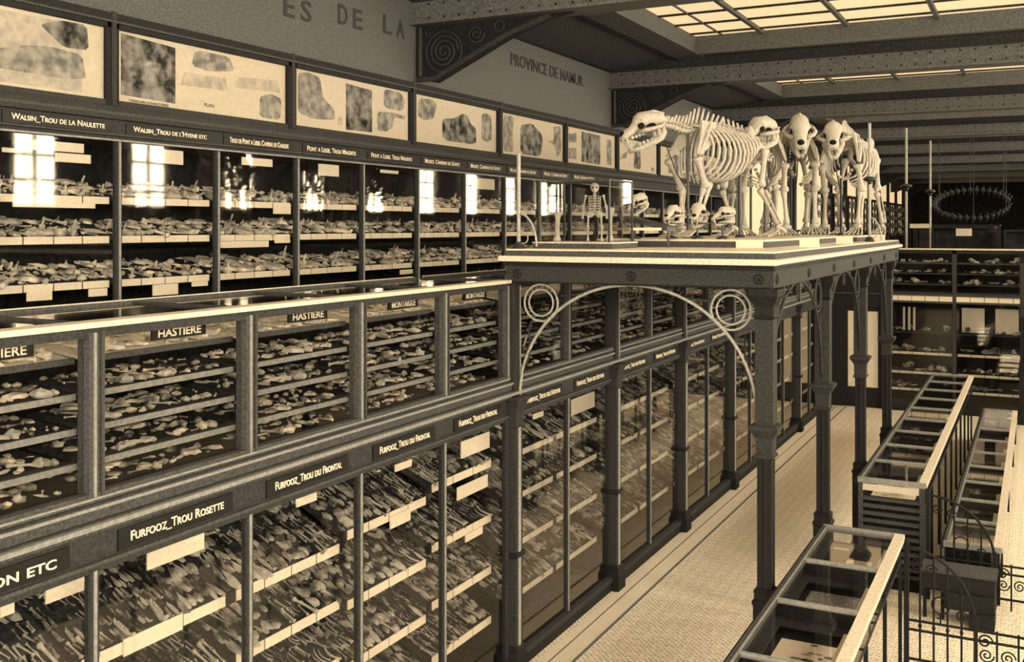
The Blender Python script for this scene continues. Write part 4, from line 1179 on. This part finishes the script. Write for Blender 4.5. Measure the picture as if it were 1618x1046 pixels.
for q in (-1, 1): B2(MB().ell((0.052, q * 0.016, 0.472), (0.008, 0.008, 0.007), 8, 5), 'eye_socket', 'socket', c_)
mb = MB()
for k in range(12): mb.ell((-0.02, 0, 0.24 + 0.016 * k), (0.014, 0.016, 0.009), 8, 4)
B2(mb, 'spine')
for k in range(6):
    for q in (-1, 1):
        B2(MB().tube([(-0.02, 0, 0.40 - 0.022 * k), (0.0, q * 0.055, 0.395 - 0.022 * k), (0.04, q * 0.045, 0.38 - 0.022 * k), (0.055, q * 0.01, 0.375 - 0.022 * k)], 0.005, 5), 'rib')
B2(MB().ell((-0.01, 0.04, 0.24), (0.02, 0.035, 0.03), 8, 5).ell((-0.01, -0.04, 0.24), (0.02, 0.035, 0.03), 8, 5), 'pelvis')
for q in (-1, 1):
    B2(bone(MB(), (0, q * 0.055, 0.23), (0.01, q * 0.06, 0.12), 0.009), 'thigh_bone'); B2(bone(MB(), (0.01, q * 0.06, 0.12), (0, q * 0.06, 0.015), 0.008), 'shin_bone')
    B2(MB().ell((0.02, q * 0.06, 0.010), (0.035, 0.016, 0.008), 8, 4), 'foot')
    B2(bone(MB(), (-0.01, q * 0.075, 0.41), (0.0, q * 0.10, 0.30), 0.008), 'upper_arm'); B2(bone(MB(), (0, q * 0.10, 0.30), (0.02, q * 0.105, 0.20), 0.007), 'forearm')
for i, (px, d, h) in enumerate(((880, 8.95, 0.26), (963, 8.95, 0.30))):
    x, y = ray_pt(px, d)
    o = bone(MB(), (x, y, ZP + 0.056), (x + 0.01, y, ZP + 0.056 + h), 0.022).build('upright_bone', 'bone', smooth=True)
    tag(o, 'single upright limb bone %s the little skeleton in the glass box' % ('left of', 'right of')[i], 'bone')

# ------------------------------------------------------------------ lamp poles
def lamp_pole(x, y, z0, z1, zl, label, r=0.018, arm=0, lamp=0.09):
    e = empty('lamp_pole', (x, y, z0), label, 'lamp', 'slim iron lamp poles')
    MB().tube([(x, y, z0), (x, y, z1)], r, 8).build('pole', 'iron_light', e)
    MB().lathe((x, y, z0), [(r * 3.2, 0), (r * 3.2, 0.02), (r * 1.4, 0.06)], 12).build('foot', 'iron_grey', e)
    if lamp:
        MB().ell((x, y, zl), (lamp * 1.5, lamp * 1.5, lamp * 0.7), 14, 8).lathe((x, y, zl - lamp * 1.4), [(lamp * 0.3, 0), (lamp * 0.55, lamp * 0.5), (lamp * 0.7, lamp)], 12).build('lamp', 'lamp_black', e, smooth=True)
    if arm:
        pts = [(x + arm * 0.40 * math.sin(PI / 2 * k / 10), y, z0 + 0.02 + 0.28 * math.cos(PI / 2 * k / 10)) for k in range(11)]
        MB().tube(pts, 0.010, 6).build('curved_brace', 'iron_light', e, smooth=True)
        MB().ring((x + arm * 0.10, y, z0 + 0.09), 0.045, 0.006, seg=18).tube(spiral((x + arm * 0.06, z0 + 0.27), 0.05, 1.3, y, arm), 0.006, 5).build('scroll', 'iron_light', e, smooth=True)
    return e
lamp_pole(-3.91, 7.70, ZP, 4.42, 0, 'thin iron pole with curved brace at the left corner of the platform', 0.016, 0.42, 0)
x, y = ray_pt(1374, 12.7)
lamp_pole(x, y, ZP, 5.09, 4.39, 'iron lamp pole on the platform right of the hindmost skeleton', 0.018, 0.35, 0.05)
x, y = ray_pt(1432, 24.0)
lamp_pole(x, y, 2.42, 6.12, 4.75, 'iron lamp pole of the upper hall before the far windows', 0.03, 0, 0.09)
x, y = ray_pt(1470, 27.5)
lamp_pole(x, y, 2.42, 6.12, 4.75, 'hindmost slim iron lamp pole in the upper hall', 0.03, 0, 0.09)

# ------------------------------------------------------------------ glazed floor cases on the right
def floor_case(name, x0, x1, ys, zt, label, slats=False, light_right=True, wr=0.075, seed=0, depth=0.20, low=False):
    y0, y1 = ys[0], ys[-1]
    e = empty('floor_case', ((x0 + x1) / 2, (y0 + y1) / 2, 0), label, 'display case', 'glass topped floor cases')
    bx(x0, x0 + 0.045, y0, y1, zt - 0.045, zt).build('rim', 'wood_mid', e)
    bx(x0 + 0.03, x0 + 0.045, y0, y1, zt, zt + 0.006).build('rim_bead', 'wood_light', e)
    bx(x0 - 0.03, x0, y0, y1, zt - 0.075, zt - 0.03).build('rim_moulding', 'wood', e)
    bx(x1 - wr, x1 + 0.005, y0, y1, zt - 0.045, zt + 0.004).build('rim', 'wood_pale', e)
    bx(x0, x1, y0 - 0.02, y0 + 0.02, zt - 0.05, zt + 0.003).build('end_rail', 'wood_light', e)
    bx(x0, x1, y1 - 0.02, y1 + 0.02, zt - 0.05, zt + 0.003).build('end_rail', 'wood_light', e)
    zb = zt - depth
    bx(x0 + 0.02, x1 - 0.02, y0, y1, zb - 0.03, zb).build('bottom_board', 'wood_dark', e)
    bx(x0 + 0.01, x0 + 0.03, y0, y1, zb, zt - 0.05).build('side_board', 'wood', e)
    bx(x1 - 0.025, x1 - 0.021, y0, y1, zb, zt - 0.05).build('side_glass', 'glass', e)
    r = random.Random(seed)
    for i, y in enumerate(ys[1:-1]):
        bx(x0 + 0.045, x1 - wr, y - 0.014, y + 0.014, zt - 0.03, zt + 0.002).build('cross_bar', 'wood_light' if light_right else 'wood_mid', e)
        bx(x0 + 0.03, x1 - 0.03, y - 0.008, y + 0.008, zb, zt - 0.03).build('partition', 'wood_dark', e)
    for i in range(len(ys) - 1):
        a, b = ys[i] + 0.02, ys[i + 1] - 0.02
        bx(x0 + 0.045, x1 - wr, a, b, zt - 0.016, zt - 0.012).build('top_pane', 'glass_top', e)
        bx(x0 + 0.03, x0 + 0.10, a, b, zb + 0.07, zb + 0.082).build('inner_shelf', 'wood', e)
        bx(x0 + 0.10, x1 - 0.03, b - 0.13, b, zb + 0.06, zb + 0.072).build('inner_shelf', 'wood', e)
        bx(x1 - wr - 0.055, x1 - wr - 0.005, a + 0.1, b - 0.25, zt - 0.075, zt - 0.07).build('label_strip', 'card', e)
    lw = 0.028
    for y in [ys[0] + 0.03] + ys[1:-1:1 if not low else 3] + [ys[-1] - 0.03]:
        for xx in (x0 + 0.03, x1 - 0.03):
            bx(xx - lw / 2, xx + lw / 2, y - lw / 2, y + lw / 2, 0.0, zb - 0.03).build('leg', 'iron', e)
    if slats:
        for q in range(11):
            z = 0.14 + q * 0.078
            MB().prism([(y0 - 0.012, z), (y0 + 0.012, z + 0.022), (y0 + 0.012, z + 0.036), (y0 - 0.012, z + 0.014)], 'x', x0 + 0.05, x1 - 0.07).build('slat', 'wood_mid', e)
        bx(x0 + 0.02, x1 - 0.02, y0 + 0.03, y0 + 0.04, 0.0, zb).build('end_panel', 'back_panel', e)
        for xx in (x0 + 0.025, x1 - 0.045):
            bx(xx - 0.02, xx + 0.025, y0 - 0.02, y0 + 0.03, 0.0, zt - 0.05).build('end_post', 'wood_mid', e)
        bx(x0 + 0.05, x1 - 0.07, y0 - 0.012, y0 - 0.006, 1.02, 1.09).build('end_card', 'card_grey', e)
    return e

def sheet(x0, x1, y0, y1, z, label, marks, seed, m='paper'):
    e = empty('paper_sheet', ((x0 + x1) / 2, (y0 + y1) / 2, z), label, 'paper', 'sheets in the floor cases')
    bx(x0, x1, y0, y1, z, z + 0.004).build('sheet', m, e)
    r = random.Random(seed)
    for k in range(marks):
        w = r.uniform(0.02, 0.09); h = r.uniform(0.01, 0.03)
        a = r.uniform(x0 + 0.02, x1 - w - 0.02); b = r.uniform(y0 + 0.02, y1 - h - 0.02)
        MB().prism([(a, b), (a + w * 0.6, b - h * 0.2), (a + w, b + h * 0.4), (a + w * 0.5, b + h), (a + w * 0.1, b + h * 0.7)], 'z', z + 0.004, z + 0.005 + 0.0003 * k).build('drawing', 'print_dark', e)
XA0, XA1, ZA = -1.695, -1.02, 1.15
floor_case('a', XA0, XA1, [4.28, 5.28, 6.30, 7.33, 8.31, 9.32], ZA, 'glass topped floor case nearest the viewer with open wooden rim', seed=1)
floor_case('b', XA0, XA1, [11.28 + 0.95 * k for k in range(10)], ZA, 'long glass topped floor case with a slatted end farther along the aisle', slats=True, seed=2)
zi = ZA - 0.20
sheet(XA0 + 0.12, XA1 - 0.10, 6.42, 7.12, zi, 'cream sheet with scattered drawings in the nearest floor case, before the grey one', 26, 1)
sheet(XA0 + 0.12, XA1 - 0.10, 5.36, 6.20, zi, 'cream sheet at the lower edge of the picture in the nearest floor case', 26, 2)
sheet(XA0 + 0.26, XA0 + 0.46, 8.36, 9.0, zi + 0.02, 'bright white sheet in the far bay of the nearest floor case', 3, 3)
sheet(XA0 + 0.50, XA1 - 0.10, 8.42, 9.0, zi + 0.02, 'sheet with dark drawings in the far bay of the nearest floor case', 18, 4)
sheet(XA0 + 0.12, XA1 - 0.10, 7.42, 8.15, zi, 'grey dim sheet in the middle bay of the nearest floor case', 6, 5, m='tray_pale')
for k in range(9):
    a = 11.28 + 0.95 * k
    sheet(XA0 + 0.12, XA1 - 0.12, a + 0.08, a + 0.72, zi, 'specimen sheet in bay %s of the long slatted floor case' % NTH[k], 14 if k < 5 else 5, 20 + k, m=('paper', 'tray', 'card_grey', 'tray', 'card_grey', 'tray', 'card_grey', 'tray', 'tray_pale')[k])
    st = MB()
    rr = random.Random(k)
    for q in range(14):
        s = rr.uniform(0.06, 0.11)
        M = Matrix.Translation((rr.uniform(XA0 + 0.18, XA1 - 0.18), rr.uniform(a + 0.12, a + 0.68), zi + 0.02)) @ Matrix.Rotation(rr.uniform(0, 6), 4, 'Z') @ Matrix.Scale(s, 4)
        kk = rr.choice(['long', 'frag', 'plate', 'jaw'])
        st.add(SHAPES[kk].v, SHAPES[kk].f, M)
    tag(st.build('bone_fragments', 'bone_dim'), 'scattered bones lying in bay %s of the long slatted floor case' % NTH[k], 'bones', kind='stuff')
# the low case right of it, with a dark end
XL0, XL1, ZL = -0.86, -0.32, 0.58
lc = floor_case('c', XL0, XL1, [11.30 + 0.95 * k for k in range(10)], ZL, 'low glass topped case with a dark end behind the iron gates', seed=3, depth=0.2, low=True)
bx(XL0 + 0.02, XL1 - 0.02, 11.29, 11.31, 0.02, ZL - 0.05).build('end_panel', 'back_panel', lc)
bx(XL1 - 0.10, XL1 - 0.04, 11.275, 11.29, 0.0, ZL - 0.05).build('end_post', 'wood_mid', lc)
for k in range(9):
    a = 11.30 + 0.95 * k
    sheet(XL0 + 0.10, XL1 - 0.12, a + 0.07, a + 0.78, ZL - 0.2, 'specimen sheet in bay %s of the low case behind the gates' % NTH[k], 8 if k < 4 else 3, 50 + k, m=('tray_pale', 'card_grey', 'tray', 'tray_pale', 'paper', 'tray', 'paper', 'tray', 'paper')[k])
# dark stepped chest on the floor between the two gates
e = empty('stepped_chest', (-0.70, 10.4, 0), 'dark stepped wooden chest on the floor behind the nearer iron gate', 'chest')
bx(-1.0, -0.36, 10.62, 10.95, 0.30, 0.46).build('upper_box', 'wood_dark', e)
bx(-0.80, -0.36, 10.58, 10.95, 0.14, 0.30).build('middle_box', 'wood_dark', e)
bx(-0.58, -0.36, 10.54, 10.95, 0.0, 0.14).build('lower_box', 'wood_dark', e)
bx(-1.02, -0.34, 10.60, 10.97, 0.46, 0.475).build('lid', 'wood_mid', e)
for xx in (-0.98, -0.82):
    bx(xx - 0.015, xx + 0.015, 10.66, 10.69, 0.0, 0.30).build('leg', 'iron', e)

# ------------------------------------------------------------------ wrought iron gates between the floor cases
def gate(y, x0, x1, xr, label):
    e = empty('iron_gate', ((x0 + x1) / 2, y, 0), label, 'gate', 'wrought iron gates')
    L = x1 - x0
    def top(t):                     # quarter arch falling to the right
        return 0.46 + 0.60 * math.sqrt(max(0.0, 1 - t * t))
    pts = [(x0 + L * math.sin(PI / 2 * k / 20), y, 0.46 + 0.60 * math.cos(PI / 2 * k / 20)) for k in range(21)]
    MB().tube(pts + [(x1, y, 0.10)], 0.013, 6).build('arched_top_rail', 'iron', e, smooth=True)
    bx(x0 - 0.02, x0 + 0.02, y - 0.02, y + 0.02, 0, 1.12).build('post', 'iron', e)
    bx(x1 - 0.016, x1 + 0.016, y - 0.016, y + 0.016, 0, 0.56).build('post', 'iron', e)
    for z in (0.44, 0.36):
        bx(x0, xr, y - 0.008, y + 0.008, z - 0.009, z + 0.009).build('rail', 'iron', e)
    bx(x0, xr, y - 0.008, y + 0.008, 0.10, 0.12).build('rail', 'iron', e)
    for k in range(1, 5):
        t = k / 5.0
        MB().tube([(x0 + L * t, y, 0.11), (x0 + L * t, y, top(t))], 0.009, 6).ell((x0 + L * t, y, 0.40), (0.016, 0.016, 0.022), 6, 4).build('bar', 'iron', e)
    n = max(1, int((xr - x1) / 0.14))
    for k in range(1, n + 1):
        MB().tube([(x1 + (xr - x1) * k / n, y, 0.0), (x1 + (xr - x1) * k / n, y, 0.46)], 0.009, 6).build('bar', 'iron', e)
    for k in range(4):
        c = (x0 + L * (0.14 + 0.22 * k), 0.93 - 0.055 * k * k * 0.8)
        MB().tube(spiral(c, 0.05, 1.6, y, 1 if k % 2 else -1), 0.007, 5).build('scroll', 'iron', e, smooth=True)
    MB().ring((x0 + L * 0.5, y, 0.60), 0.07, 0.007, seg=20).tube([(x0 + L * 0.5, y, 0.53), (x0 + L * 0.5, y, 0.45)], 0.007, 5).tube([(x0 + L * 0.5 - 0.03, y, 0.49), (x0 + L * 0.5 + 0.03, y, 0.49)], 0.006, 5).build('pendant', 'iron', e, smooth=True)
    for k in range(n):
        c = (x1 + (xr - x1) * (k + 0.5) / n, 0.25)
        MB().tube(spiral(c, 0.06, 1.8, y, 1 if k % 2 else -1), 0.007, 5).build('scroll', 'iron', e, smooth=True)
    MB().tube(spiral((x1 + 0.07, 0.36), 0.06, 1.6, y, 1), 0.008, 5).build('scroll', 'iron', e, smooth=True)
gate(11.20, XA1 + 0.02, -0.38, 0.5, 'wrought iron gate with a quarter arch at the slatted end of the long case')
gate(9.30, XA1 + 0.02, -0.46, 0.5, 'wrought iron gate with a quarter arch at the far end of the nearest floor case')

# ------------------------------------------------------------------ the cross gallery that closes the lower floor
cg = bx(-4.0, 4.0, YEND - 0.04, YEND + 0.9, 2.385, 2.41).build('trim_3', 'wood_mid')
tag(cg, 'moulded ledge of the cross gallery at the end of the lower floor', kind='structure')
def cross_case(x0, x1, i):
    y = YEND
    e = empty('wall_case', ((x0 + x1) / 2, y, 0), 'dark glazed case under the cross gallery, %s from the door' % NTH[i], 'display case', 'cases under the cross gallery')
    bx(x0, x1, y + 0.85, y + 0.88, 0, 2.38).build('back_panel', 'back_panel', e)
    for xx in ([x0, x1] if i == 3 else [x0]):
        bx(xx - 0.03, xx + 0.03, y - 0.03, y + 0.05, 0, 2.38).build('post', 'wood', e)
    bx(x0, x1, y - 0.01, y + 0.8, 0, 0.12).build('plinth', 'wood_dark', e)
    bx(x0, x1, y - 0.01, y + 0.04, 2.24, 2.385).build('header', 'wood_mid', e)
    card_strip(x0 + 0.03, x1 - 0.03, y - 0.014, 2.33, 0.10, 5, e, axis='y', m='card')
    for z in (1.62, 1.20, 0.80, 0.45):
        sh = bx(x0 + 0.03, x1 - 0.03, y + 0.1, y + 0.8, z - 0.02, z).build('shelf', 'tray', e)
        if z < 1.3: card_strip(x0 + 0.05, x1 - 0.05, y + 0.096, z - 0.01, 0.05, 5, sh, axis='y', m='card_grey' if i < 2 else 'card')
    if i > 0:
        for q in range(2):
            a = x0 + 0.12 + q * 0.62
            bx(a, a + 0.42, y + 0.30, y + 0.31, 1.64, 2.14).build('pale_panel', 'card' if i > 1 else 'card_grey', e)  # flat pale panels standing upright on the top shelf
    else:
        for q in range(3):
            bx(x0 + 0.35 + q * 0.10, x0 + 0.39 + q * 0.10, y + 0.3, y + 0.33, 1.64, 2.12).build('tall_specimen', 'card_grey', e)
    st = MB(); rr = random.Random(i)
    for z in (1.62, 1.20, 0.80, 0.45):
        for q in range(12):
            s = rr.uniform(0.12, 0.24)
            kk = rr.choice(['frag', 'skull', 'jaw', 'long'])
            st.add(SHAPES[kk].v, SHAPES[kk].f, Matrix.Translation((rr.uniform(x0 + 0.15, x1 - 0.15), y + rr.uniform(0.2, 0.6), z + 0.04)) @ Matrix.Rotation(rr.uniform(0, 6), 4, 'Z') @ Matrix.Scale(s, 4))
    tag(st.build('bone_fragments', 'bone_brown'), 'dim bones on the shelves of the %s case under the cross gallery' % NTH[i], 'bones', kind='stuff')
    bx(x0 + 0.03, x1 - 0.03, y - 0.002, y + 0.002, 0.12, 2.24).build('glass_pane', 'glass', e)
    d = empty('desk_case', ((x0 + x1) / 2, y, 2.42), 'dark glass fronted desk case on the cross gallery, %s from the left' % NTH[i], 'display case', 'desk cases on the cross gallery')
    bx(x0, x1, y, y + 0.88, 2.41, 2.46).build('bottom_rail', 'wood', d)
    for xx in ([x0, x1] if i == 3 else [x0]):
        bx(xx - 0.04, xx + 0.04, y - 0.02, y + 0.05, 2.46, 3.32).build('post', 'wood', d)
    bx(x0, x1, y - 0.04, y + 0.06, 3.325, 3.355).build('top_rail', 'wood_pale', d)
    bx(x0, x1, y - 0.02, y + 0.04, 3.25, 3.325).build('front_rail', 'wood_dark', d)
    bx(x0, x1, y + 0.86, y + 0.88, 2.46, 3.34).build('back_panel', 'back_panel', d)
    bx(x0 + 0.04, x1 - 0.04, y + 0.06, y + 0.86, 3.335, 3.34).build('top_pane', 'glass_top', d)
    bx(x0 + 0.04, x1 - 0.04, y - 0.002, y + 0.002, 2.46, 3.25).build('glass_pane', 'glass', d)
    st = MB()
    for z in (2.84, 2.62, 3.05):
        sh = bx(x0 + 0.04, x1 - 0.04, y + 0.08, y + 0.7, z - 0.016, z).build('shelf', 'wood_mid', d)
        for q in range(14):
            s = rr.uniform(0.10, 0.2)
            kk = rr.choice(['frag', 'skull', 'jaw', 'plate'])
            st.add(SHAPES[kk].v, SHAPES[kk].f, Matrix.Translation((rr.uniform(x0 + 0.15, x1 - 0.15), y + rr.uniform(0.14, 0.5), z + 0.03)) @ Matrix.Rotation(rr.uniform(0, 6), 4, 'Z') @ Matrix.Scale(s, 4))
    tag(st.build('bone_fragments', 'bone_dim'), 'small bones inside the %s desk case on the cross gallery' % NTH[i], 'bones', kind='stuff')
for i in range(4):
    cross_case(-2.86 + 1.36 * i, -2.86 + 1.36 * (i + 1), i)
wc = struct('wall_cross', bx(-4.0, -3.66, YEND, YEND + 0.3, 0, 2.385), 'wood_dark', 'dark panel beside the end door of the aisle')
bx(-7.0, -4.0, YEND, YEND + 0.3, 0, 2.28).build('wall_behind_cases', 'wood_dark', wc)
bx(-4.95, XF + 0.02, 21.63, YEND, 0, 2.36).build('end_panel', 'wood_dark', wc)
bx(2.58, 6.0, YEND, YEND + 0.3, 0, 3.35).build('wall_right_part', 'wood_dark', wc)
bx(-2.9, 2.6, YEND + 0.9, YEND + 1.0, 0, 2.40).build('wall_behind', 'wood_dark', wc)
bx(-3.66, -2.89, YEND, YEND + 0.3, 2.12, 2.385).build('door_head', 'wood_dark', wc)
bx(-4.9, -2.89, YEND, YEND + 0.3, 2.41, 3.34).build('desk_end_panel', 'wood_dark', wc)
dr = bx(-3.66, -2.89, YEND + 0.06, YEND + 0.10, 0.0, 0.30).build('door_1', 'wood_dark')
tag(dr, 'dark door with tall pale glass panes at the end of the aisle', kind='structure')
for a, b in ((-3.66, -3.58), (-3.34, -3.22), (-2.97, -2.89)):
    bx(a, b, YEND + 0.05, YEND + 0.11, 0.30, 2.12).build('stile', 'wood_dark', dr)
for a, b in ((-3.58, -3.34), (-3.22, -2.97)):
    bx(a, b, YEND + 0.075, YEND + 0.085, 0.42, 2.02).build('pane', 'paper', dr)
    bx(a, b, YEND + 0.06, YEND + 0.10, 0.30, 0.42).build('lock_rail', 'wood_dark', dr); bx(a, b, YEND + 0.06, YEND + 0.10, 2.02, 2.12).build('top_rail', 'wood_dark', dr)
column(-0.24, 21.9, 'slender iron column in front of the cross gallery at the right edge', None)

# ------------------------------------------------------------------ the upper hall beyond
for i, (x0, x1, y0, y1, z) in enumerate(((-5.2, -3.2, 25.0, 26.0, 3.72), (-2.3, -0.9, 26.6, 27.6, 3.80), (-0.7, 1.4, 26.0, 27.0, 3.72), (-3.0, -0.9, 30.0, 31.0, 3.85))):
    e = empty('museum_case', ((x0 + x1) / 2, (y0 + y1) / 2, 2.42), 'dark low museum case on the upper floor, %s from the left' % NTH[i], 'display case', 'dark cases of the upper hall')
    bx(x0, x1, y0, y1, 2.42, 3.15).build('body', 'wood_dark', e)
    bx(x0 - 0.03, x1 + 0.03, y0 - 0.03, y1 + 0.03, 3.15, 3.20).build('ledge', 'wood', e)
    for xx in (x0 + 0.03, x1 - 0.03):
        for yy in (y0 + 0.03, y1 - 0.03):
            bx(xx - 0.03, xx + 0.03, yy - 0.03, yy + 0.03, 3.20, z - 0.04).build('post', 'wood_dark', e)
    bx(x0, x1, y0, y1, z - 0.04, z).build('top', 'wood_dark', e)
    bx(x0 + 0.06, x1 - 0.06, y0 + 0.4, y0 + 0.42, 3.20, z - 0.05).build('inner_board', 'dark_hall', e)
for px, d, py, w, h, lb in ((1453, 23.6, 357, 0.42, 0.10, 'long white card on the dark case right of the lamp pole'), (1523, 23.6, 367, 0.34, 0.17, 'squarer white card standing on the dark desk of the upper hall')):
    x, y = ray_pt(px, d); z = CAM_H - (py - 358) * d / FPX
    e = empty('card_stand', (x, y, z - h / 2), lb, 'card', 'white cards in the upper hall')
    bx(x - w / 2, x + w / 2, y - 0.01, y + 0.01, z - h / 2, z + h / 2).build('card', 'card_grey', e)
    for dx in (-w * 0.3, w * 0.3):
        bx(x + dx - 0.012, x + dx + 0.012, y + 0.011, y + 0.03, 2.42, z).build('leg', 'iron', e)
# hanging ring of vertebrae
cx, cy = ray_pt(1535, 29.0)
hs = empty('hanging_backbone', (cx, cy, 4.45), 'dark curved backbone hung on thin rods under the far ceiling', 'skeleton')
n = 34
mb = MB(); rods = []
for k in range(n):
    t = 2 * PI * (0.04 + 0.92 * k / (n - 1))
    p = Vector((cx + 0.98 * math.cos(t), cy + 0.8 * math.sin(t), 4.45 + 0.42 * math.sin(t)))
    r = 0.05 + 0.035 * math.sin(PI * k / (n - 1))
    mb.ell(p, (r, r, r), 7, 5)
    mb.tube([p, p + Vector((0.10 * math.cos(t), 0.1 * math.sin(t), 0.12))], [0.03, 0.012], 5)
    mb.tube([p, p + Vector((0, 0, -0.14))], [0.025, 0.010], 5)
    if k % 6 == 2: rods.append(p)
mb.build('backbone', 'iron_grey', hs, smooth=True)
for p in rods:
    MB().tube([p, (p.x, p.y, 6.86)], 0.010, 5).build('hanging_rod', 'iron_grey', hs)

# specimens of one kind on one shelf are told apart by their order
for lb, lst in HEROES.items():
    if len(lst) > 1:
        lst.sort(key=lambda t: t[0])
        for k, (_, o, ds, where) in enumerate(lst):
            o['label'] = '%s, %s from left, on the %s' % (ds, NTH[k], where)
